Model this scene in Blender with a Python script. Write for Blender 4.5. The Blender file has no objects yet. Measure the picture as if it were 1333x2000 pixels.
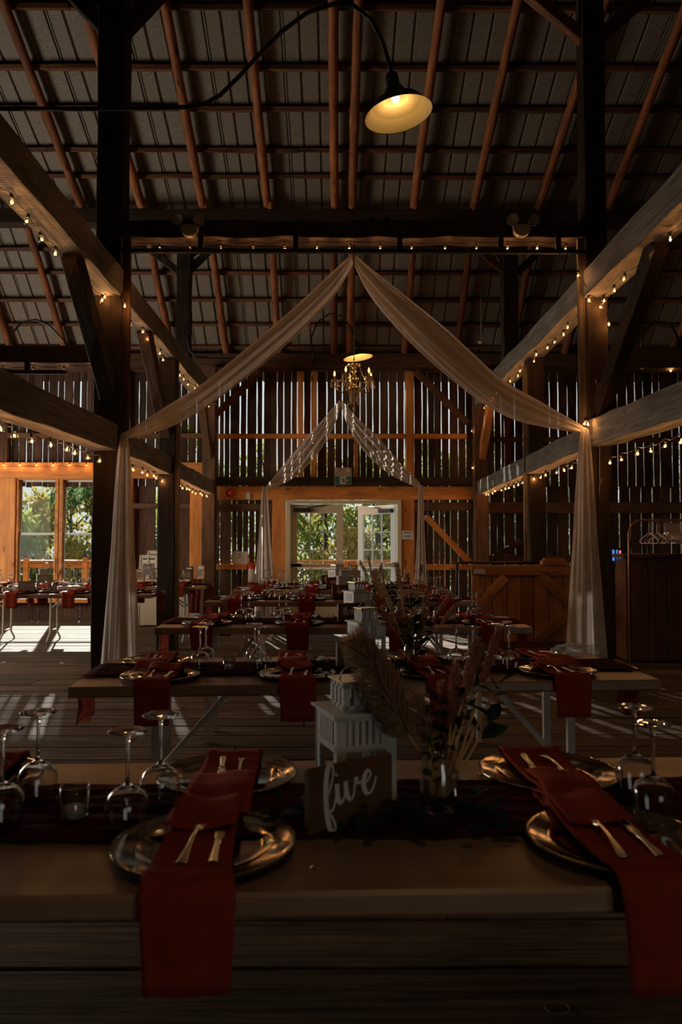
import bpy, math, random
from mathutils import Vector, Matrix, Euler
random.seed(7)
R = math.radians
SC = bpy.context.scene
COL = SC.collection
F = 1500.0
# ---------------------------------------------------------------- camera
EYE = 1.33
cam_d = bpy.data.cameras.new('camera')
cam = bpy.data.objects.new('camera', cam_d); COL.objects.link(cam)
cam.location = (0, 0, EYE)
cam.rotation_euler = (R(90) + math.atan(62/F), 0, -math.atan(9.5/F))
cam_d.sensor_fit = 'VERTICAL'; cam_d.sensor_height = 36.0; cam_d.sensor_width = 24.0
cam_d.lens = 36.0*F/2000.0
cam_d.clip_start = 0.05; cam_d.clip_end = 300
cam_d.dof.use_dof = True; cam_d.dof.focus_distance = 4.2; cam_d.dof.aperture_fstop = 4.6
SC.camera = cam
# ---------------------------------------------------------------- sky, sun, exposure
SC.view_settings.view_transform = 'Standard'
SC.view_settings.look = 'None'
SC.view_settings.gamma = 1.0
SC.view_settings.use_curve_mapping = False
SC.view_settings.exposure = 0.12
SC.cycles.use_denoising = True
SC.cycles.max_bounces = 9; SC.cycles.diffuse_bounces = 4; SC.cycles.glossy_bounces = 4
SC.cycles.transmission_bounces = 8; SC.cycles.transparent_max_bounces = 12
SC.cycles.caustics_reflective = False; SC.cycles.caustics_refractive = False
SC.cycles.sample_clamp_indirect = 2.0; SC.cycles.blur_glossy = 0.6
w = bpy.data.worlds.new('sky'); SC.world = w; w.use_nodes = True
nt = w.node_tree; nt.nodes.clear()
tc = nt.nodes.new('ShaderNodeTexCoord'); sx = nt.nodes.new('ShaderNodeSeparateXYZ')
rp = nt.nodes.new('ShaderNodeValToRGB'); bg = nt.nodes.new('ShaderNodeBackground'); wo = nt.nodes.new('ShaderNodeOutputWorld')
rp.color_ramp.elements[0].position = 0.0; rp.color_ramp.elements[0].color = (0.78, 0.80, 0.77, 1)
rp.color_ramp.elements[1].position = 1.0; rp.color_ramp.elements[1].color = (0.36, 0.46, 0.56, 1)
nt.links.new(tc.outputs['Generated'], sx.inputs[0]); nt.links.new(sx.outputs['Z'], rp.inputs[0])
nt.links.new(rp.outputs[0], bg.inputs['Color']); bg.inputs['Strength'].default_value = 1.0
nt.links.new(bg.outputs[0], wo.inputs[0])
SUN_DIR = Vector((0.30, -1.0, -0.50)).normalized()
sd = bpy.data.lights.new('sun', 'SUN'); sd.energy = 13.0; sd.angle = R(0.6); sd.color = (1.0, 0.95, 0.86)
so = bpy.data.objects.new('sun', sd); COL.objects.link(so)
so.rotation_euler = SUN_DIR.to_track_quat('-Z', 'Y').to_euler(); so.location = (-6, 30, 16)
# daylight falling in through the open barn door behind the camera
ad = bpy.data.lights.new('door_daylight', 'AREA'); ad.shape = 'RECTANGLE'; ad.size = 2.4; ad.size_y = 2.3
ad.energy = 4.0; ad.color = (1.0, 0.86, 0.72)
ao = bpy.data.objects.new('door_daylight', ad); COL.objects.link(ao)
ao.location = (2.6, -4.45, 1.25); ao.rotation_euler = (R(90), 0, 0)
# fill light added at the closed left wall, out of view, to lift roof and aisle
sd2 = bpy.data.lights.new('left_aisle_fill', 'AREA'); sd2.shape = 'RECTANGLE'; sd2.size = 5.0; sd2.size_y = 1.5
sd2.energy = 250.0; sd2.color = (1.0, .90, .76)
so2 = bpy.data.objects.new('left_aisle_fill', sd2); COL.objects.link(so2)
so2.location = (-7.5, 9.3, 1.7); so2.rotation_euler = (R(90), 0, R(-90))
EXPO_BULB = 1.0      # watts of each festoon bulb
# ---------------------------------------------------------------- helpers
_cm = Euler(cam.rotation_euler).to_matrix()
def U(px, py, Y):
    """world point seen at photograph pixel (px,py) at distance Y down the nave (for measuring the layout)"""
    d = _cm @ Vector(((px-666.5)/F, -(py-1000)/F, -1.0))
    k = Y/d.y
    return Vector((d.x*k, Y, EYE + d.z*k))
def XA(px, Y): return U(px, 1062, Y).x
def HA(py, Y): return U(657, py, Y).z
GLOBAL_M = {}
def mat(name, color=(.5,.5,.5), rough=.5, metal=0.0, spec=None, emit=None, es=1.0):
    m = bpy.data.materials.new(name); m.use_nodes = True
    b = m.node_tree.nodes['Principled BSDF']
    b.inputs['Base Color'].default_value = (*color, 1); b.inputs['Roughness'].default_value = rough
    b.inputs['Metallic'].default_value = metal
    if spec is not None: b.inputs['Specular IOR Level'].default_value = spec
    if emit: b.inputs['Emission Color'].default_value = (*emit, 1); b.inputs['Emission Strength'].default_value = es
    GLOBAL_M[name] = m
    return m
def nd(m, t, **kw):
    n = m.node_tree.nodes.new(t)
    for k, v in kw.items():
        if k in n.inputs: n.inputs[k].default_value = v
        else: setattr(n, k, v)
    return n
def wood(name, c1, c2, c3=None, rough=.7, stretch=(1.2, 22, 22), scale=1.0, knots=0.5, bump=.35, vary=.35, spec=.3, saw=0.0):
    """procedural timber; the grain runs along the object's own X axis"""
    m = mat(name, c1, rough, spec=spec); L = m.node_tree.links.new; b = m.node_tree.nodes['Principled BSDF']
    tc = nd(m, 'ShaderNodeTexCoord'); oi = nd(m, 'ShaderNodeObjectInfo')
    mu = nd(m, 'ShaderNodeMath', operation='MULTIPLY'); mu.inputs[1].default_value = 60; L(oi.outputs['Random'], mu.inputs[0])
    ad = nd(m, 'ShaderNodeVectorMath', operation='ADD'); L(tc.outputs['Object'], ad.inputs[0]); L(mu.outputs[0], ad.inputs[1])
    mp = nd(m, 'ShaderNodeMapping'); mp.inputs['Scale'].default_value = [s*scale for s in stretch]; L(ad.outputs[0], mp.inputs[0])
    n1 = nd(m, 'ShaderNodeTexNoise', Scale=1.6, Detail=6.0, Roughness=.62, Distortion=.5); L(mp.outputs[0], n1.inputs['Vector'])
    rp = nd(m, 'ShaderNodeValToRGB'); L(n1.outputs[0], rp.inputs[0])
    e = rp.color_ramp.elements; e[0].position = .32; e[0].color = (*c2, 1); e[1].position = .66; e[1].color = (*c1, 1)
    if c3: x = e.new(.5); x.color = (*c3, 1)
    # knots and weather patches
    n2 = nd(m, 'ShaderNodeTexNoise', Scale=2.2*scale, Detail=3.0); mp2 = nd(m, 'ShaderNodeMapping'); mp2.inputs['Scale'].default_value = (1, 2.4, 2.4)
    L(ad.outputs[0], mp2.inputs[0]); L(mp2.outputs[0], n2.inputs['Vector'])
    vo = nd(m, 'ShaderNodeTexVoronoi', Scale=2.6); mp3 = nd(m, 'ShaderNodeMapping'); mp3.inputs['Scale'].default_value = (.8, 2.2, 2.2)
    L(ad.outputs[0], mp3.inputs[0]); L(mp3.outputs[0], vo.inputs['Vector'])
    kr = nd(m, 'ShaderNodeMapRange'); kr.inputs['From Min'].default_value = .06; kr.inputs['From Max'].default_value = .16
    kr.inputs['To Min'].default_value = 1-knots; kr.inputs['To Max'].default_value = 1.0; L(vo.outputs['Distance'], kr.inputs[0])
    pr = nd(m, 'ShaderNodeMapRange'); pr.inputs['From Min'].default_value = .3; pr.inputs['From Max'].default_value = .7
    pr.inputs['To Min'].default_value = .72; pr.inputs['To Max'].default_value = 1.12; L(n2.outputs[0], pr.inputs[0])
    rv = nd(m, 'ShaderNodeMapRange'); rv.inputs['To Min'].default_value = 1-vary; rv.inputs['To Max'].default_value = 1+vary*.6; L(oi.outputs['Random'], rv.inputs[0])
    m1 = nd(m, 'ShaderNodeMath', operation='MULTIPLY'); L(kr.outputs[0], m1.inputs[0]); L(pr.outputs[0], m1.inputs[1])
    m2 = nd(m, 'ShaderNodeMath', operation='MULTIPLY'); L(m1.outputs[0], m2.inputs[0]); L(rv.outputs[0], m2.inputs[1])
    vm = nd(m, 'ShaderNodeVectorMath', operation='SCALE'); L(rp.outputs[0], vm.inputs[0]); L(m2.outputs[0], vm.inputs['Scale'])
    L(vm.outputs[0], b.inputs['Base Color'])
    bp = nd(m, 'ShaderNodeBump', Strength=bump, Distance=.01); L(n1.outputs[0], bp.inputs['Height'])
    if saw:
        wv = nd(m, 'ShaderNodeTexWave', Scale=13.0, Distortion=1.2); wv.bands_direction = 'X'
        L(ad.outputs[0], wv.inputs['Vector'])
        sr = nd(m, 'ShaderNodeMapRange'); sr.inputs['From Min'].default_value = .15; sr.inputs['From Max'].default_value = .5; sr.inputs['To Min'].default_value = .62; L(wv.outputs[0], sr.inputs[0])
        v2 = nd(m, 'ShaderNodeVectorMath', operation='SCALE'); L(vm.outputs[0], v2.inputs[0]); L(sr.outputs[0], v2.inputs['Scale']); L(v2.outputs[0], b.inputs['Base Color'])
        b2 = nd(m, 'ShaderNodeBump', Strength=saw, Distance=.006); L(wv.outputs[0], b2.inputs['Height']); L(bp.outputs[0], b2.inputs['Normal'])
        L(b2.outputs[0], b.inputs['Normal'])
    else: L(bp.outputs[0], b.inputs['Normal'])
    return m
def noisy(name, c1, c2, rough=.6, scale=20, metal=0, bump=.2, stretch=(1,1,1), spec=.5, r2=None):
    m = mat(name, c1, rough, metal, spec); L = m.node_tree.links.new; b = m.node_tree.nodes['Principled BSDF']
    tc = nd(m, 'ShaderNodeTexCoord'); mp = nd(m, 'ShaderNodeMapping'); mp.inputs['Scale'].default_value = stretch; L(tc.outputs['Object'], mp.inputs[0])
    n1 = nd(m, 'ShaderNodeTexNoise', Scale=scale, Detail=5.0, Roughness=.65); L(mp.outputs[0], n1.inputs['Vector'])
    rp = nd(m, 'ShaderNodeValToRGB'); L(n1.outputs[0], rp.inputs[0]); e = rp.color_ramp.elements
    e[0].position = .35; e[0].color = (*c2, 1); e[1].position = .65; e[1].color = (*c1, 1); L(rp.outputs[0], b.inputs['Base Color'])
    if bump:
        bp = nd(m, 'ShaderNodeBump', Strength=bump, Distance=.003); L(n1.outputs[0], bp.inputs['Height']); L(bp.outputs[0], b.inputs['Normal'])
    return m
def out(m): return [n for n in m.node_tree.nodes if n.type == 'OUTPUT_MATERIAL'][0]
def cloth(name, c, trans=.35, clear=0.0, rough=.9, sc=400, c2=None):
    m = mat(name, c, rough, spec=.15); L = m.node_tree.links.new; b = m.node_tree.nodes['Principled BSDF']
    tc = nd(m, 'ShaderNodeTexCoord'); n1 = nd(m, 'ShaderNodeTexNoise', Scale=sc*.05, Detail=4.0); L(tc.outputs['Object'], n1.inputs['Vector'])
    rp = nd(m, 'ShaderNodeValToRGB'); L(n1.outputs[0], rp.inputs[0]); k = c2 or tuple(v*.7 for v in c)
    rp.color_ramp.elements[0].color = (*k, 1); rp.color_ramp.elements[0].position = .3
    rp.color_ramp.elements[1].color = (*c, 1); rp.color_ramp.elements[1].position = .7; L(rp.outputs[0], b.inputs['Base Color'])
    tr = nd(m, 'ShaderNodeBsdfTranslucent'); L(rp.outputs[0], tr.inputs['Color'])
    mx = nd(m, 'ShaderNodeMixShader'); mx.inputs[0].default_value = trans; L(b.outputs[0], mx.inputs[1]); L(tr.outputs[0], mx.inputs[2])
    last = mx
    if clear:
        tp = nd(m, 'ShaderNodeBsdfTransparent'); m2 = nd(m, 'ShaderNodeMixShader'); m2.inputs[0].default_value = clear
        L(mx.outputs[0], m2.inputs[1]); L(tp.outputs[0], m2.inputs[2]); last = m2
    L(last.outputs[0], out(m).inputs['Surface']); return m
def thin_glass(name, tint=(1,1,1), refl=.12, haze=0.0):
    m = mat(name, tint, .02); L = m.node_tree.links.new
    tp = nd(m, 'ShaderNodeBsdfTransparent'); tp.inputs[0].default_value = (*tint, 1)
    gl = nd(m, 'ShaderNodeBsdfGlossy'); gl.inputs['Roughness'].default_value = .03
    fr = nd(m, 'ShaderNodeLayerWeight', Blend=.5); pw = nd(m, 'ShaderNodeMath', operation='POWER'); pw.inputs[1].default_value = 3.0; L(fr.outputs['Facing'], pw.inputs[0])
    ma = nd(m, 'ShaderNodeMath', operation='MULTIPLY_ADD'); ma.inputs[1].default_value = .75; ma.inputs[2].default_value = refl; ma.use_clamp = True
    L(pw.outputs[0], ma.inputs[0]); mx = nd(m, 'ShaderNodeMixShader'); L(ma.outputs[0], mx.inputs[0]); L(tp.outputs[0], mx.inputs[1]); L(gl.outputs[0], mx.inputs[2])
    last = mx
    if haze:
        df = nd(m, 'ShaderNodeBsdfTranslucent'); m2 = nd(m, 'ShaderNodeMixShader'); m2.inputs[0].default_value = haze
        L(mx.outputs[0], m2.inputs[1]); L(df.outputs[0], m2.inputs[2]); last = m2
    L(last.outputs[0], out(m).inputs['Surface']); return m
def glass(name, color=(1,1,1), ior=1.45):
    m = mat(name, color, 0.0); b = m.node_tree.nodes['Principled BSDF']; b.inputs['Transmission Weight'].default_value = 1.0; b.inputs['IOR'].default_value = ior
    b.inputs['Roughness'].default_value = .01; return m
M = {}
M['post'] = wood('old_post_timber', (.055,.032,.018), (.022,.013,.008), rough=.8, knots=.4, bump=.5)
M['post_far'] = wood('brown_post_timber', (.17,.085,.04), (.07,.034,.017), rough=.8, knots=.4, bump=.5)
M['beam'] = wood('sawn_grey_beam', (.34,.31,.26), (.13,.115,.095), rough=.75, bump=.5, saw=.7, knots=.35, vary=.15)
M['pale'] = wood('pale_nailer_wood', (.27,.21,.145), (.12,.085,.055), rough=.8, bump=.4)
M['tie'] = wood('blackened_tie_timber', (.05,.03,.018), (.02,.012,.008), rough=.8)
M['pole'] = wood('peeled_pole_wood', (.44,.15,.045), (.17,.05,.018), rough=.65, stretch=(1.5,9,9), knots=.75, bump=.5)
M['purlin'] = wood('purlin_board', (.25,.10,.038), (.06,.026,.013), rough=.7, knots=.5, vary=.5)
M['pine'] = wood('new_pine', (.80,.32,.075), (.56,.185,.038), rough=.55, stretch=(1,9,9), knots=.65, vary=.15, bump=.15)
M['board'] = wood('weathered_wall_board', (.115,.058,.033), (.05,.026,.016), rough=.85, knots=.4, vary=.5)
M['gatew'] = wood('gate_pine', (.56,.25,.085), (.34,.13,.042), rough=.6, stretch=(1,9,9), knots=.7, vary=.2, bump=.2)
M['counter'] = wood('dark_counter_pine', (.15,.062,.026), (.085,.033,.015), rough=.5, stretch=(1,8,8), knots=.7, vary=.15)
M['floor'] = wood('worn_floor_board', (.19,.135,.09), (.055,.037,.025), (.12,.084,.056), rough=.78, stretch=(.9,20,20), knots=.45, bump=.5, vary=.3, spec=.12)
M['table'] = wood('pale_table_wood', (.40,.245,.15), (.29,.17,.10), rough=.38, stretch=(1,7,7), knots=.35, bump=.1, vary=.08, spec=.5)
M['sign'] = wood('stained_sign_wood', (.165,.085,.035), (.10,.05,.02), rough=.5, knots=.3, bump=.1, vary=.1)
M['deck'] = wood('deck_board', (.5,.42,.33), (.36,.3,.23), rough=.7)
M['steel'] = noisy('galvanised_roof_steel', (.32,.265,.20), (.07,.058,.043), rough=.6, scale=85, metal=.0, bump=.35)
M['white'] = mat('white_paint', (.62,.60,.57), .45)
M['doorw'] = mat('cream_door_paint', (.62,.54,.36), .4)
M['doorb'] = mat('white_door_paint', (.62,.66,.70), .4)
M['leg'] = noisy('cream_leg_enamel', (.60,.54,.46), (.50,.44,.36), rough=.35, scale=8, bump=0)
M['lantern'] = mat('white_lantern_metal', (.60,.58,.55), .4)
M['black'] = mat('black_metal', (.012,.011,.010), .5)
M['enamel'] = mat('cream_shade_enamel', (.50,.38,.18), .5)
M['brass'] = mat('champagne_metal', (.80,.62,.38), .22, 1.0)
M['charger'] = mat('champagne_charger', (.40,.34,.265), .11, 1.0)
M['crystal'] = mat('gold_crystal', (.85,.62,.36), .12, .85)
M['silver'] = mat('flatware_metal', (.82,.72,.55), .2, 1.0)
M['napkin'] = cloth('rust_linen', (.38,.047,.019), .12, sc=600)
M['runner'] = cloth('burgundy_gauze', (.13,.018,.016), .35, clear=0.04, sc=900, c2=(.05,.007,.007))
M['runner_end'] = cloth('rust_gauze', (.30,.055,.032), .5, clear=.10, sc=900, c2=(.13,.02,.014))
M['sheer'] = cloth('sheer_voile', (.74,.65,.57), .5, clear=.08, sc=160, c2=(.62,.535,.46))
M['cord'] = mat('black_cord', (.01,.009,.008), .5)
M['glass'] = glass('clear_glass')
M['votive'] = thin_glass('thin_votive_glass', (.96,.96,.95), .12)
M['wineglass'] = thin_glass('thin_wine_glass', (.93,.93,.92), .07)
M['bagmat'] = thin_glass('crinkled_plastic', (.95,.95,.95), .10, .16)
M['pane'] = thin_glass('window_pane', (.92,.95,.94), .004, .0)
M['bulbglass'] = thin_glass('clear_bulb_glass', (1,.93,.84), .03)
M['fil'] = mat('warm_filament', (1,.6,.3), .5, emit=(1.0,.50,.20), es=4.0)
M['candle'] = mat('candle_flame_bulb', (1,.6,.3), .5, emit=(1.0,.48,.20), es=2.2)
M['wax'] = mat('pale_wax', (.75,.70,.6), .5)
M['pampas'] = cloth('pampas_plume', (.62,.42,.26), .5, sc=80, c2=(.42,.27,.16))
M['pink'] = cloth('pink_dried_plume', (.66,.33,.22), .5, sc=80)
M['tan'] = cloth('tan_seedhead', (.38,.28,.15), .4, sc=80)
M['leafd'] = cloth('dark_green_leaf', (.022,.045,.026), .25, sc=80)
M['leafm'] = cloth('olive_leaf', (.07,.09,.04), .3, sc=80)
M['stem'] = mat('straw_stem', (.62,.36,.13), .6)
M['paper'] = mat('white_paper', (.66,.60,.52), .7)
M['ink'] = mat('dark_ink', (.05,.04,.04), .6)
M['letter'] = mat('white_lettering', (.72,.66,.60), .6)
M['green'] = mat('exit_green', (.01,.16,.11), .4)
M['red'] = mat('alarm_red', (.5,.015,.02), .4)
M['plastic'] = mat('beige_plastic', (.45,.36,.24), .5)
M['rope'] = mat('jute_rope', (.22,.13,.07), .8)
M['bark'] = mat('tree_bark', (.10,.07,.05), .9)
M['copper'] = mat('copper_pipe', (.35,.16,.07), .35, .8)
M['ground'] = noisy('lawn', (.16,.20,.07), (.09,.12,.04), rough=.9, scale=2, bump=0)

class MB:
    def __init__(s): s.v = []; s.f = []; s.sm = []
    def add(s, vs, fs, sm=False):
        n = len(s.v); s.v += [tuple(v) for v in vs]; s.f += [tuple(i+n for i in f) for f in fs]; s.sm += [sm]*len(fs); return s
    def box(s, c, d, rot=None, bev=0):
        x, y, z = d[0]/2, d[1]/2, d[2]/2
        vs = [Vector((i*x, j*y, k*z)) for i in (-1,1) for j in (-1,1) for k in (-1,1)]
        if rot is not None: vs = [rot @ v for v in vs]
        c = Vector(c); vs = [v+c for v in vs]
        return s.add(vs, [(0,1,3,2),(4,6,7,5),(0,4,5,1),(2,3,7,6),(0,2,6,4),(1,5,7,3)])
    def box2(s, a, b): return s.box([(a[i]+b[i])/2 for i in range(3)], [abs(b[i]-a[i]) for i in range(3)])
    def tube(s, pts, r, n=8, cap=True, sm=True):
        pts = [Vector(p) for p in pts]; m = len(pts)
        if not hasattr(r, '__len__'): r = [r]*m
        up = None; vs = []
        for i, p in enumerate(pts):
            t = (pts[min(i+1, m-1)] - pts[max(i-1, 0)])
            if t.length < 1e-9: t = Vector((0,0,1))
            t.normalize()
            if up is None:
                up = t.orthogonal().normalized()
            else:
                up = (up - t*up.dot(t))
                up = up.normalized() if up.length > 1e-6 else t.orthogonal().normalized()
            bi = t.cross(up)
            for k in range(n):
                a = 2*math.pi*k/n; vs.append(p + (up*math.cos(a) + bi*math.sin(a))*r[i])
        fs = [(i*n+k, i*n+(k+1)%n, (i+1)*n+(k+1)%n, (i+1)*n+k) for i in range(m-1) for k in range(n)]
        if cap: fs += [tuple(range(n-1,-1,-1)), tuple((m-1)*n+k for k in range(n))]
        return s.add(vs, fs, sm)
    def lathe(s, prof, n=24, c=(0,0,0), rot=None, sm=True, closed=False):
        vs = []; c = Vector(c)
        for r, z in prof:
            for k in range(n):
                a = 2*math.pi*k/n; v = Vector((max(r, 1e-5)*math.cos(a), max(r, 1e-5)*math.sin(a), z))
                vs.append((rot @ v if rot is not None else v) + c)
        m = len(prof); rng = range(m if closed else m-1)
        fs = [(i*n+k, i*n+(k+1)%n, ((i+1)%m)*n+(k+1)%n, ((i+1)%m)*n+k) for i in rng for k in range(n)]
        return s.add(vs, fs, sm)
    def grid(s, fn, nu, nv, sm=True):
        vs = [fn(i/nu, j/nv) for i in range(nu+1) for j in range(nv+1)]
        fs = [(i*(nv+1)+j, (i+1)*(nv+1)+j, (i+1)*(nv+1)+j+1, i*(nv+1)+j+1) for i in range(nu) for j in range(nv)]
        return s.add(vs, fs, sm)
    def slab(s, fn, nu, nv, th, sm=True):
        """a closed sheet with thickness th below fn"""
        a = [Vector(fn(i/nu, j/nv)) for i in range(nu+1) for j in range(nv+1)]
        W = nv+1; nr = []
        for i in range(nu+1):
            for j in range(nv+1):
                du = a[min(i+1,nu)*W+j] - a[max(i-1,0)*W+j]; dv = a[i*W+min(j+1,nv)] - a[i*W+max(j-1,0)]
                q = du.cross(dv); nr.append(q.normalized() if q.length > 1e-12 else Vector((0,0,1)))
        b = [p - q*th for p, q in zip(a, nr)]; N = len(a)
        fs = [(i*W+j, (i+1)*W+j, (i+1)*W+j+1, i*W+j+1) for i in range(nu) for j in range(nv)]
        fs2 = [tuple(N+k for k in reversed(f)) for f in fs]
        e = [i*W for i in range(nu+1)] + [nu*W+j for j in range(1, nv+1)] + [i*W+nv for i in range(nu-1, -1, -1)] + [j for j in range(nv-1, 0, -1)]
        fs3 = [(e[(k+1) % len(e)], e[k], N+e[k], N+e[(k+1) % len(e)]) for k in range(len(e))]
        return s.add(a+b, fs+fs2+fs3, sm)
    def prism(s, pts, th, mtx=None):
        """extrude a 2D outline (x,y) by th in z"""
        n = len(pts); vs = [Vector((p[0], p[1], 0)) for p in pts] + [Vector((p[0], p[1], th)) for p in pts]
        if mtx is not None: vs = [mtx @ v for v in vs]
        return s.add(vs, [tuple(range(n-1,-1,-1)), tuple(range(n, 2*n))] + [(i, (i+1)%n, n+(i+1)%n, n+i) for i in range(n)])
    def mesh(s, name, m):
        me = bpy.data.meshes.new(name); me.from_pydata(s.v, [], s.f); me.materials.append(m)
        me.polygons.foreach_set('use_smooth', s.sm); me.update(); return me
    def build(s, name, m, parent=None, loc=None, rot=None):
        return ob(name, s.mesh(name, m), parent, loc, rot)
def ob(name, me, parent=None, loc=None, rot=None):
    o = bpy.data.objects.new(name, me); COL.objects.link(o)
    if parent: o.parent = parent
    if loc is not None: o.location = loc
    if rot is not None: o.rotation_euler = rot
    return o
def tag(o, label=None, cat=None, group=None, kind=None):
    if label: o['label'] = label
    if cat: o['category'] = cat
    if group: o['group'] = group
    if kind: o['kind'] = kind
    return o
def thing(name, label, cat, loc=(0,0,0), rz=0, group=None):
    o = bpy.data.objects.new(name, None); COL.objects.link(o); o.empty_display_size = .05
    o.location = loc; o.rotation_euler = (0,0,rz); return tag(o, label, cat, group)
def kids(o): return [c for c in KID.get(o.name, [])]
KID = {}
def reg(root):
    for o in COL.objects:
        if o.parent: KID.setdefault(o.parent.name, [])
def copy_tree(o, parent=None):
    c = o.copy(); COL.objects.link(c)
    if parent is not None: c.parent = parent
    for ch in o.children: copy_tree(ch, c)
    return c
def dup(root, loc, rz=0, label=None, group=None, scale=None):
    c = copy_tree(root); c.location = loc; c.rotation_euler = (0, 0, rz)
    if label: c['label'] = label
    if group: c['group'] = group
    if scale: c.scale = (scale,)*3
    return c
def struct(name, mb=None, m=None):
    if mb is None:
        o = bpy.data.objects.new(name, None); COL.objects.link(o)
    else: o = mb.build(name, m)
    o['kind'] = 'structure'; return o
def beam_mesh(L, wy, wz, n=10, jit=.006, sag=0, seed=None):
    """squared timber along local X, slightly hand-worked"""
    rr = random.Random(seed if seed is not None else random.random())
    mb = MB(); vs = []
    for i in range(n+1):
        x = L*i/n; dz = -sag*4*(i/n)*(1-i/n)
        b = .007
        for (a, c) in ((-1,-1),(1,-1),(1,1),(-1,1)):
            jx, jz = rr.uniform(-jit, jit), rr.uniform(-jit, jit)
            y0, z0 = a*wy/2+jx, c*wz/2+jz
            if a*c > 0: q = [(y0, z0-c*b), (y0-a*b, z0)]
            else: q = [(y0-a*b, z0), (y0, z0-c*b)]
            for (yy, zz) in q: vs.append((x, yy, zz+dz))
    k = 8
    fs = [(i*k+j, i*k+(j+1)%k, (i+1)*k+(j+1)%k, (i+1)*k+j) for i in range(n) for j in range(k)]
    fs += [tuple(range(k-1,-1,-1)), tuple(n*k+j for j in range(k))]
    # order corners counter-clockwise
    return mb.add(vs, fs)
def timber(name, p0, p1, wy, wz, m, parent=None, n=8, jit=.006, sag=0, roll=0):
    p0, p1 = Vector(p0), Vector(p1); d = p1-p0; L = d.length; x = d.normalized()
    up = Vector((0,0,1)) if abs(x.z) < .95 else Vector((0,1,0))
    y = up.cross(x).normalized(); z = x.cross(y)
    mt = Matrix((x, y, z)).transposed().to_4x4(); mt.translation = p0
    if roll: mt = mt @ Matrix.Rotation(roll, 4, 'X')
    o = beam_mesh(L, wy, wz, n, jit, sag).build(name, m, parent)
    o.matrix_world = mt if parent is None else mt
    if parent is not None: o.matrix_basis = mt
    return o
# ================================================================ STRUCTURE
XL, XR = -2.17, 2.50            # lines of the two post rows
Y1, Y2, YW = 7.35, 9.75, 13.5   # first bent, second bent, back wall
XMIN, XMAX, YF = -7.6, 8.0, -4.5
# ---- floor: wide boards running across the barn
floor = struct('floor')
y = YF; r = 0
while y < YW+.25:
    wd = random.choice((.24,.27,.29,.30,.31)); x = XMIN - random.uniform(0, 2.5)
    while x < XMAX:
        L = random.uniform(2.8, 4.8); x2 = min(x+L, XMAX)
        x1 = max(x, XMIN)
        if x2-x1 > .1:
            lv = random.uniform(-.0035, .0)
            beam_mesh(x2-x1-.006, wd-.009, .04, 3, .0012).build('floor_board', M['floor'], floor, (x1, y+wd/2, -.02+lv), (random.uniform(-.006,.006), 0, 0))
        x += L
    y += wd; r += 1
MB().box2((XMIN, YF, -.12), (XMAX, YW+.3, -.046)).build('subfloor', M['tie'], floor)
# ---- roof: gambrel with its ridge along the barn
YB, HB, SLO, SUP = 11.35, 6.42, .82, .41
def roof_h(Y, off=0):
    Y2_ = Y if Y >= 4.5 else 9.0 - Y
    return (HB + SLO*(YB-Y2_) if Y2_ > YB else HB + SUP*(YB-Y2_)) + off
ceiling = struct('ceiling')
def sheet_mesh(Ya, Yb, wd):
    """ribbed sheet, seen from below; the ribs stand away from the room"""
    mb = MB(); xs = [0]
    prof = []
    k = 4
    for i in range(k):
        x0 = wd*i/k
        prof += [(x0, 0), (x0+.012, .028), (x0+.03, .028), (x0+.042, 0)]
        if i == 0: prof += [(x0+.055, 0), (x0+.06, .014), (x0+.07, .014), (x0+.076, 0)]
    prof += [(wd+.02, 0)]
    a, b = Vector((0, Ya, roof_h(Ya))), Vector((0, Yb, roof_h(Yb)))
    nrm = Vector((1,0,0)).cross(b-a).normalized()
    if nrm.z < 0: nrm = -nrm
    vs = [a + nrm*h + Vector((x,0,0)) for x, h in prof] + [b + nrm*h + Vector((x,0,0)) for x, h in prof]
    n = len(prof)
    return mb.add(vs, [(i, i+1, n+i+1, n+i) for i in range(n-1)])
SW = .914; base_up = sheet_mesh(4.5, YB, SW).mesh('roof_sheet', M['steel']); base_lo = sheet_mesh(YB, 13.95, SW).mesh('roof_sheet', M['steel'])
x = XMIN-.4
while x < XMAX+.4:
    ob('roof_sheet', base_up, ceiling, (x,0,random.uniform(0,.003))); ob('roof_sheet', base_lo, ceiling, (x,0,random.uniform(0,.003))); x += SW
def plane_strip(Ya, Yb, dz):
    return MB().add([(XMIN-.5,Ya,roof_h(Ya,dz)),(XMAX+1,Ya,roof_h(Ya,dz)),(XMAX+1,Yb,roof_h(Yb,dz)),(XMIN-.5,Yb,roof_h(Yb,dz))],[(0,1,2,3)])
rr_ = MB()
for (a, b) in ((4.5, YB), (YB, 13.95), (-2.35, 4.5), (-4.95, -2.35)):
    q = plane_strip(a, b, .06); rr_.add(q.v, q.f)
rr_.build('roof_deck', M['steel'], ceiling)
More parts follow.
